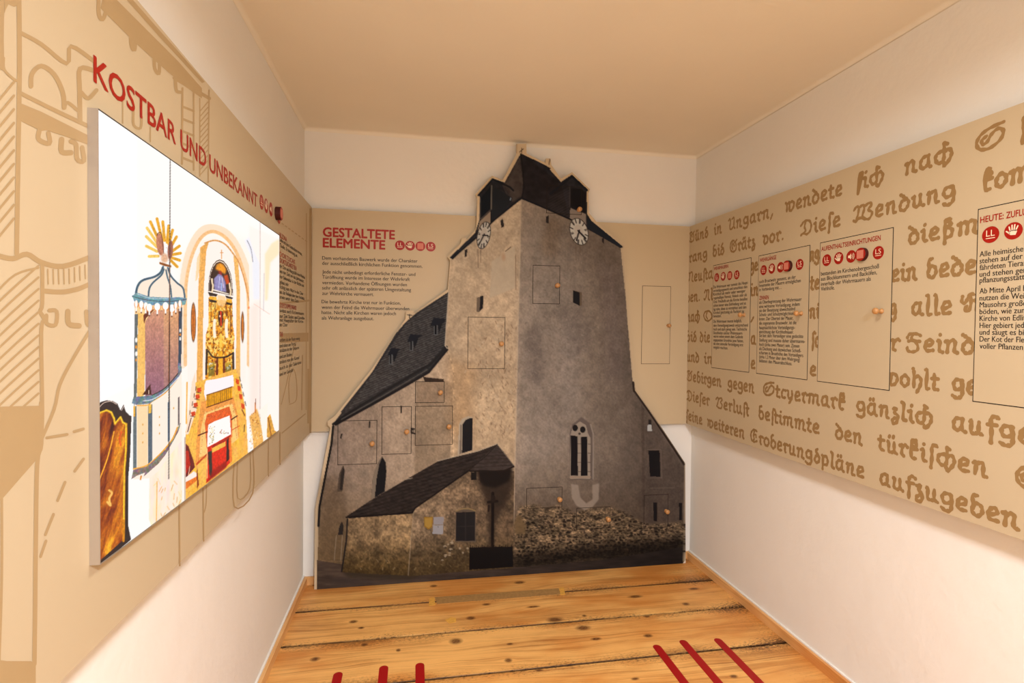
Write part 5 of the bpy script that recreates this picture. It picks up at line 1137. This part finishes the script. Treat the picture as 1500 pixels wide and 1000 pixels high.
for u_, z_ in ((.0, .9), (.3, 1.6), (.9, 1.6), (1.15, .95), (.55, 1.2)):
    mb = MB(); mb.box((u_-.04, BOARD.val+.012, z_-.04), (u_+.04, BACK.val-.0005, z_+.04)); mb.build('spacer', M_EDGE, CB)
CONV = CONV_BOARD
M_CH = mat_print('church_print', 0, .55)
xs_ = [BOARD.uz(x, 500)[0] for x in np.arange(458, 1007, 1.)]; zs_ = [BOARD.uz(730, y)[1] for y in np.arange(196, 886, 1.)]
zs_ = [z_ for z_ in zs_ if z_ > zb0]+[zb0]
print_mesh('church_print', BOARD, np.array(xs_), np.array(zs_), cb, M_CH, CB, clip=OUT, conv=CONV)
def cflap(px, kn, label):
    uz = rect_uz(BOARD, px); g = .0030
    o = D.objects.new('flap', None)
    us = np.linspace(uz[0][0], uz[1][0], max(3, int((uz[1][0]-uz[0][0])/.0037))); zs = np.linspace(uz[2][1], uz[0][1], max(3, int((uz[2][1]-uz[0][1])/.0037)))
    D.objects.remove(o)
    o = print_mesh('flap', BOARD, us, zs, cb, M_CH, CB, off=.0009, conv=CONV); o['label'] = label
    mb = MB(); (u0, zb_), (u1, _), (_, zt_), _ = uz
    for (a0, b0, a1, b1) in ((u0-g, zb_-g, u1+g, zb_), (u0-g, zt_, u1+g, zt_+g), (u0-g, zb_, u0, zt_), (u1, zb_, u1+g, zt_)):
        mb.add([BOARD.to(a0, b0, .0006), BOARD.to(a1, b0, .0006), BOARD.to(a1, b1, .0006), BOARD.to(a0, b1, .0006)], [(0, 1, 2, 3)])
    mb.build('flap_gap', M_GAP, o)
    if kn: knob(BOARD, *BOARD.uz(*kn), o, .0135, .03)
for px_, kn_, lb_ in (
    ([(781.2, 388.6), (819.7, 390), (819, 444.5), (780.7, 444)], (815.5, 418.2), 'upright flap high on the shaded tower face'),
    ([(686.3, 464.5), (739.6, 465.3), (738.5, 539.4), (685.5, 539.4)], (733.9, 503), 'large upright flap on the lit tower face'),
    ([(609.2, 559.2), (650.5, 559.2), (650, 589), (608.8, 589)], (645, 574), 'small wide flap below the nave eaves'),
    ([(609, 595), (662.5, 595), (661.8, 651), (608.5, 651)], (657.5, 623.8), 'square flap between nave windows and tower'),
    ([(560, 595.8), (602.5, 595.8), (601.5, 664), (559.8, 664.5)], (596, 631), 'upright flap in the middle of the nave wall'),
    ([(495.8, 616.2), (552, 616.2), (551, 679), (495, 679.5)], (545.5, 648.5), 'leftmost flap on the nave wall'),
    ([(771.8, 715.2), (823, 713.5), (822.5, 742.5), (771.8, 743.5)], (818.9, 730), 'wide flap above the rubble masonry'),
    ([(845, 744), (893.5, 742.6), (893, 773), (845, 774)], (889.6, 758.9), 'flap within the rubble masonry under the gothic window'),
    ([(943.6, 725), (978, 724.6), (978, 771.6), (943.6, 772.4)], (975.4, 747.8), 'flap low on the annex at the right'),
    ([(800.8, 272.6), (851.8, 274.2), (851, 313.4), (801.4, 312)], (847.6, 307.5), 'flap on the dark tower roof')):
    cflap(px_, kn_, lb_)
kids(CB)


#=== RED FLOOR STRIPES
def stripe(x, y1, label, w=.036, y0=.9):
    n = 9; pts = [(x-w/2, y0), (x+w/2, y0)]+[(x+w/2*math.cos(a), y1-w/2+w/2*math.sin(a)) for a in np.linspace(0, math.pi, n)]
    k = len(pts); v = [(a, b, .0004) for a, b in pts]+[(a, b, .0016) for a, b in pts]
    f = [tuple(range(k, 2*k))]+[(i, (i+1) % k, k+(i+1) % k, k+i) for i in range(k)]
    tag(mesh_obj('floor_stripe', v, f, M_STRIPE), label, 'floor marking', 'red round-ended stripes on the floor')
for (tx, ty), lb in (((496, 984.5), 'leftmost of the red round-ended stripes on the plank floor'), ((562.5, 975), 'second red floor stripe from the left wall'), ((615, 971), 'third red floor stripe from the left, last of the left trio'),
                     ((960, 944.5), 'fourth red floor stripe, first of the right-hand trio'), ((998.5, 937.5), 'middle red floor stripe of the right-hand trio'), ((1049, 935), 'red floor stripe nearest the right wall')):
    x, y = fl(tx, ty)
    stripe(x, y, lb)
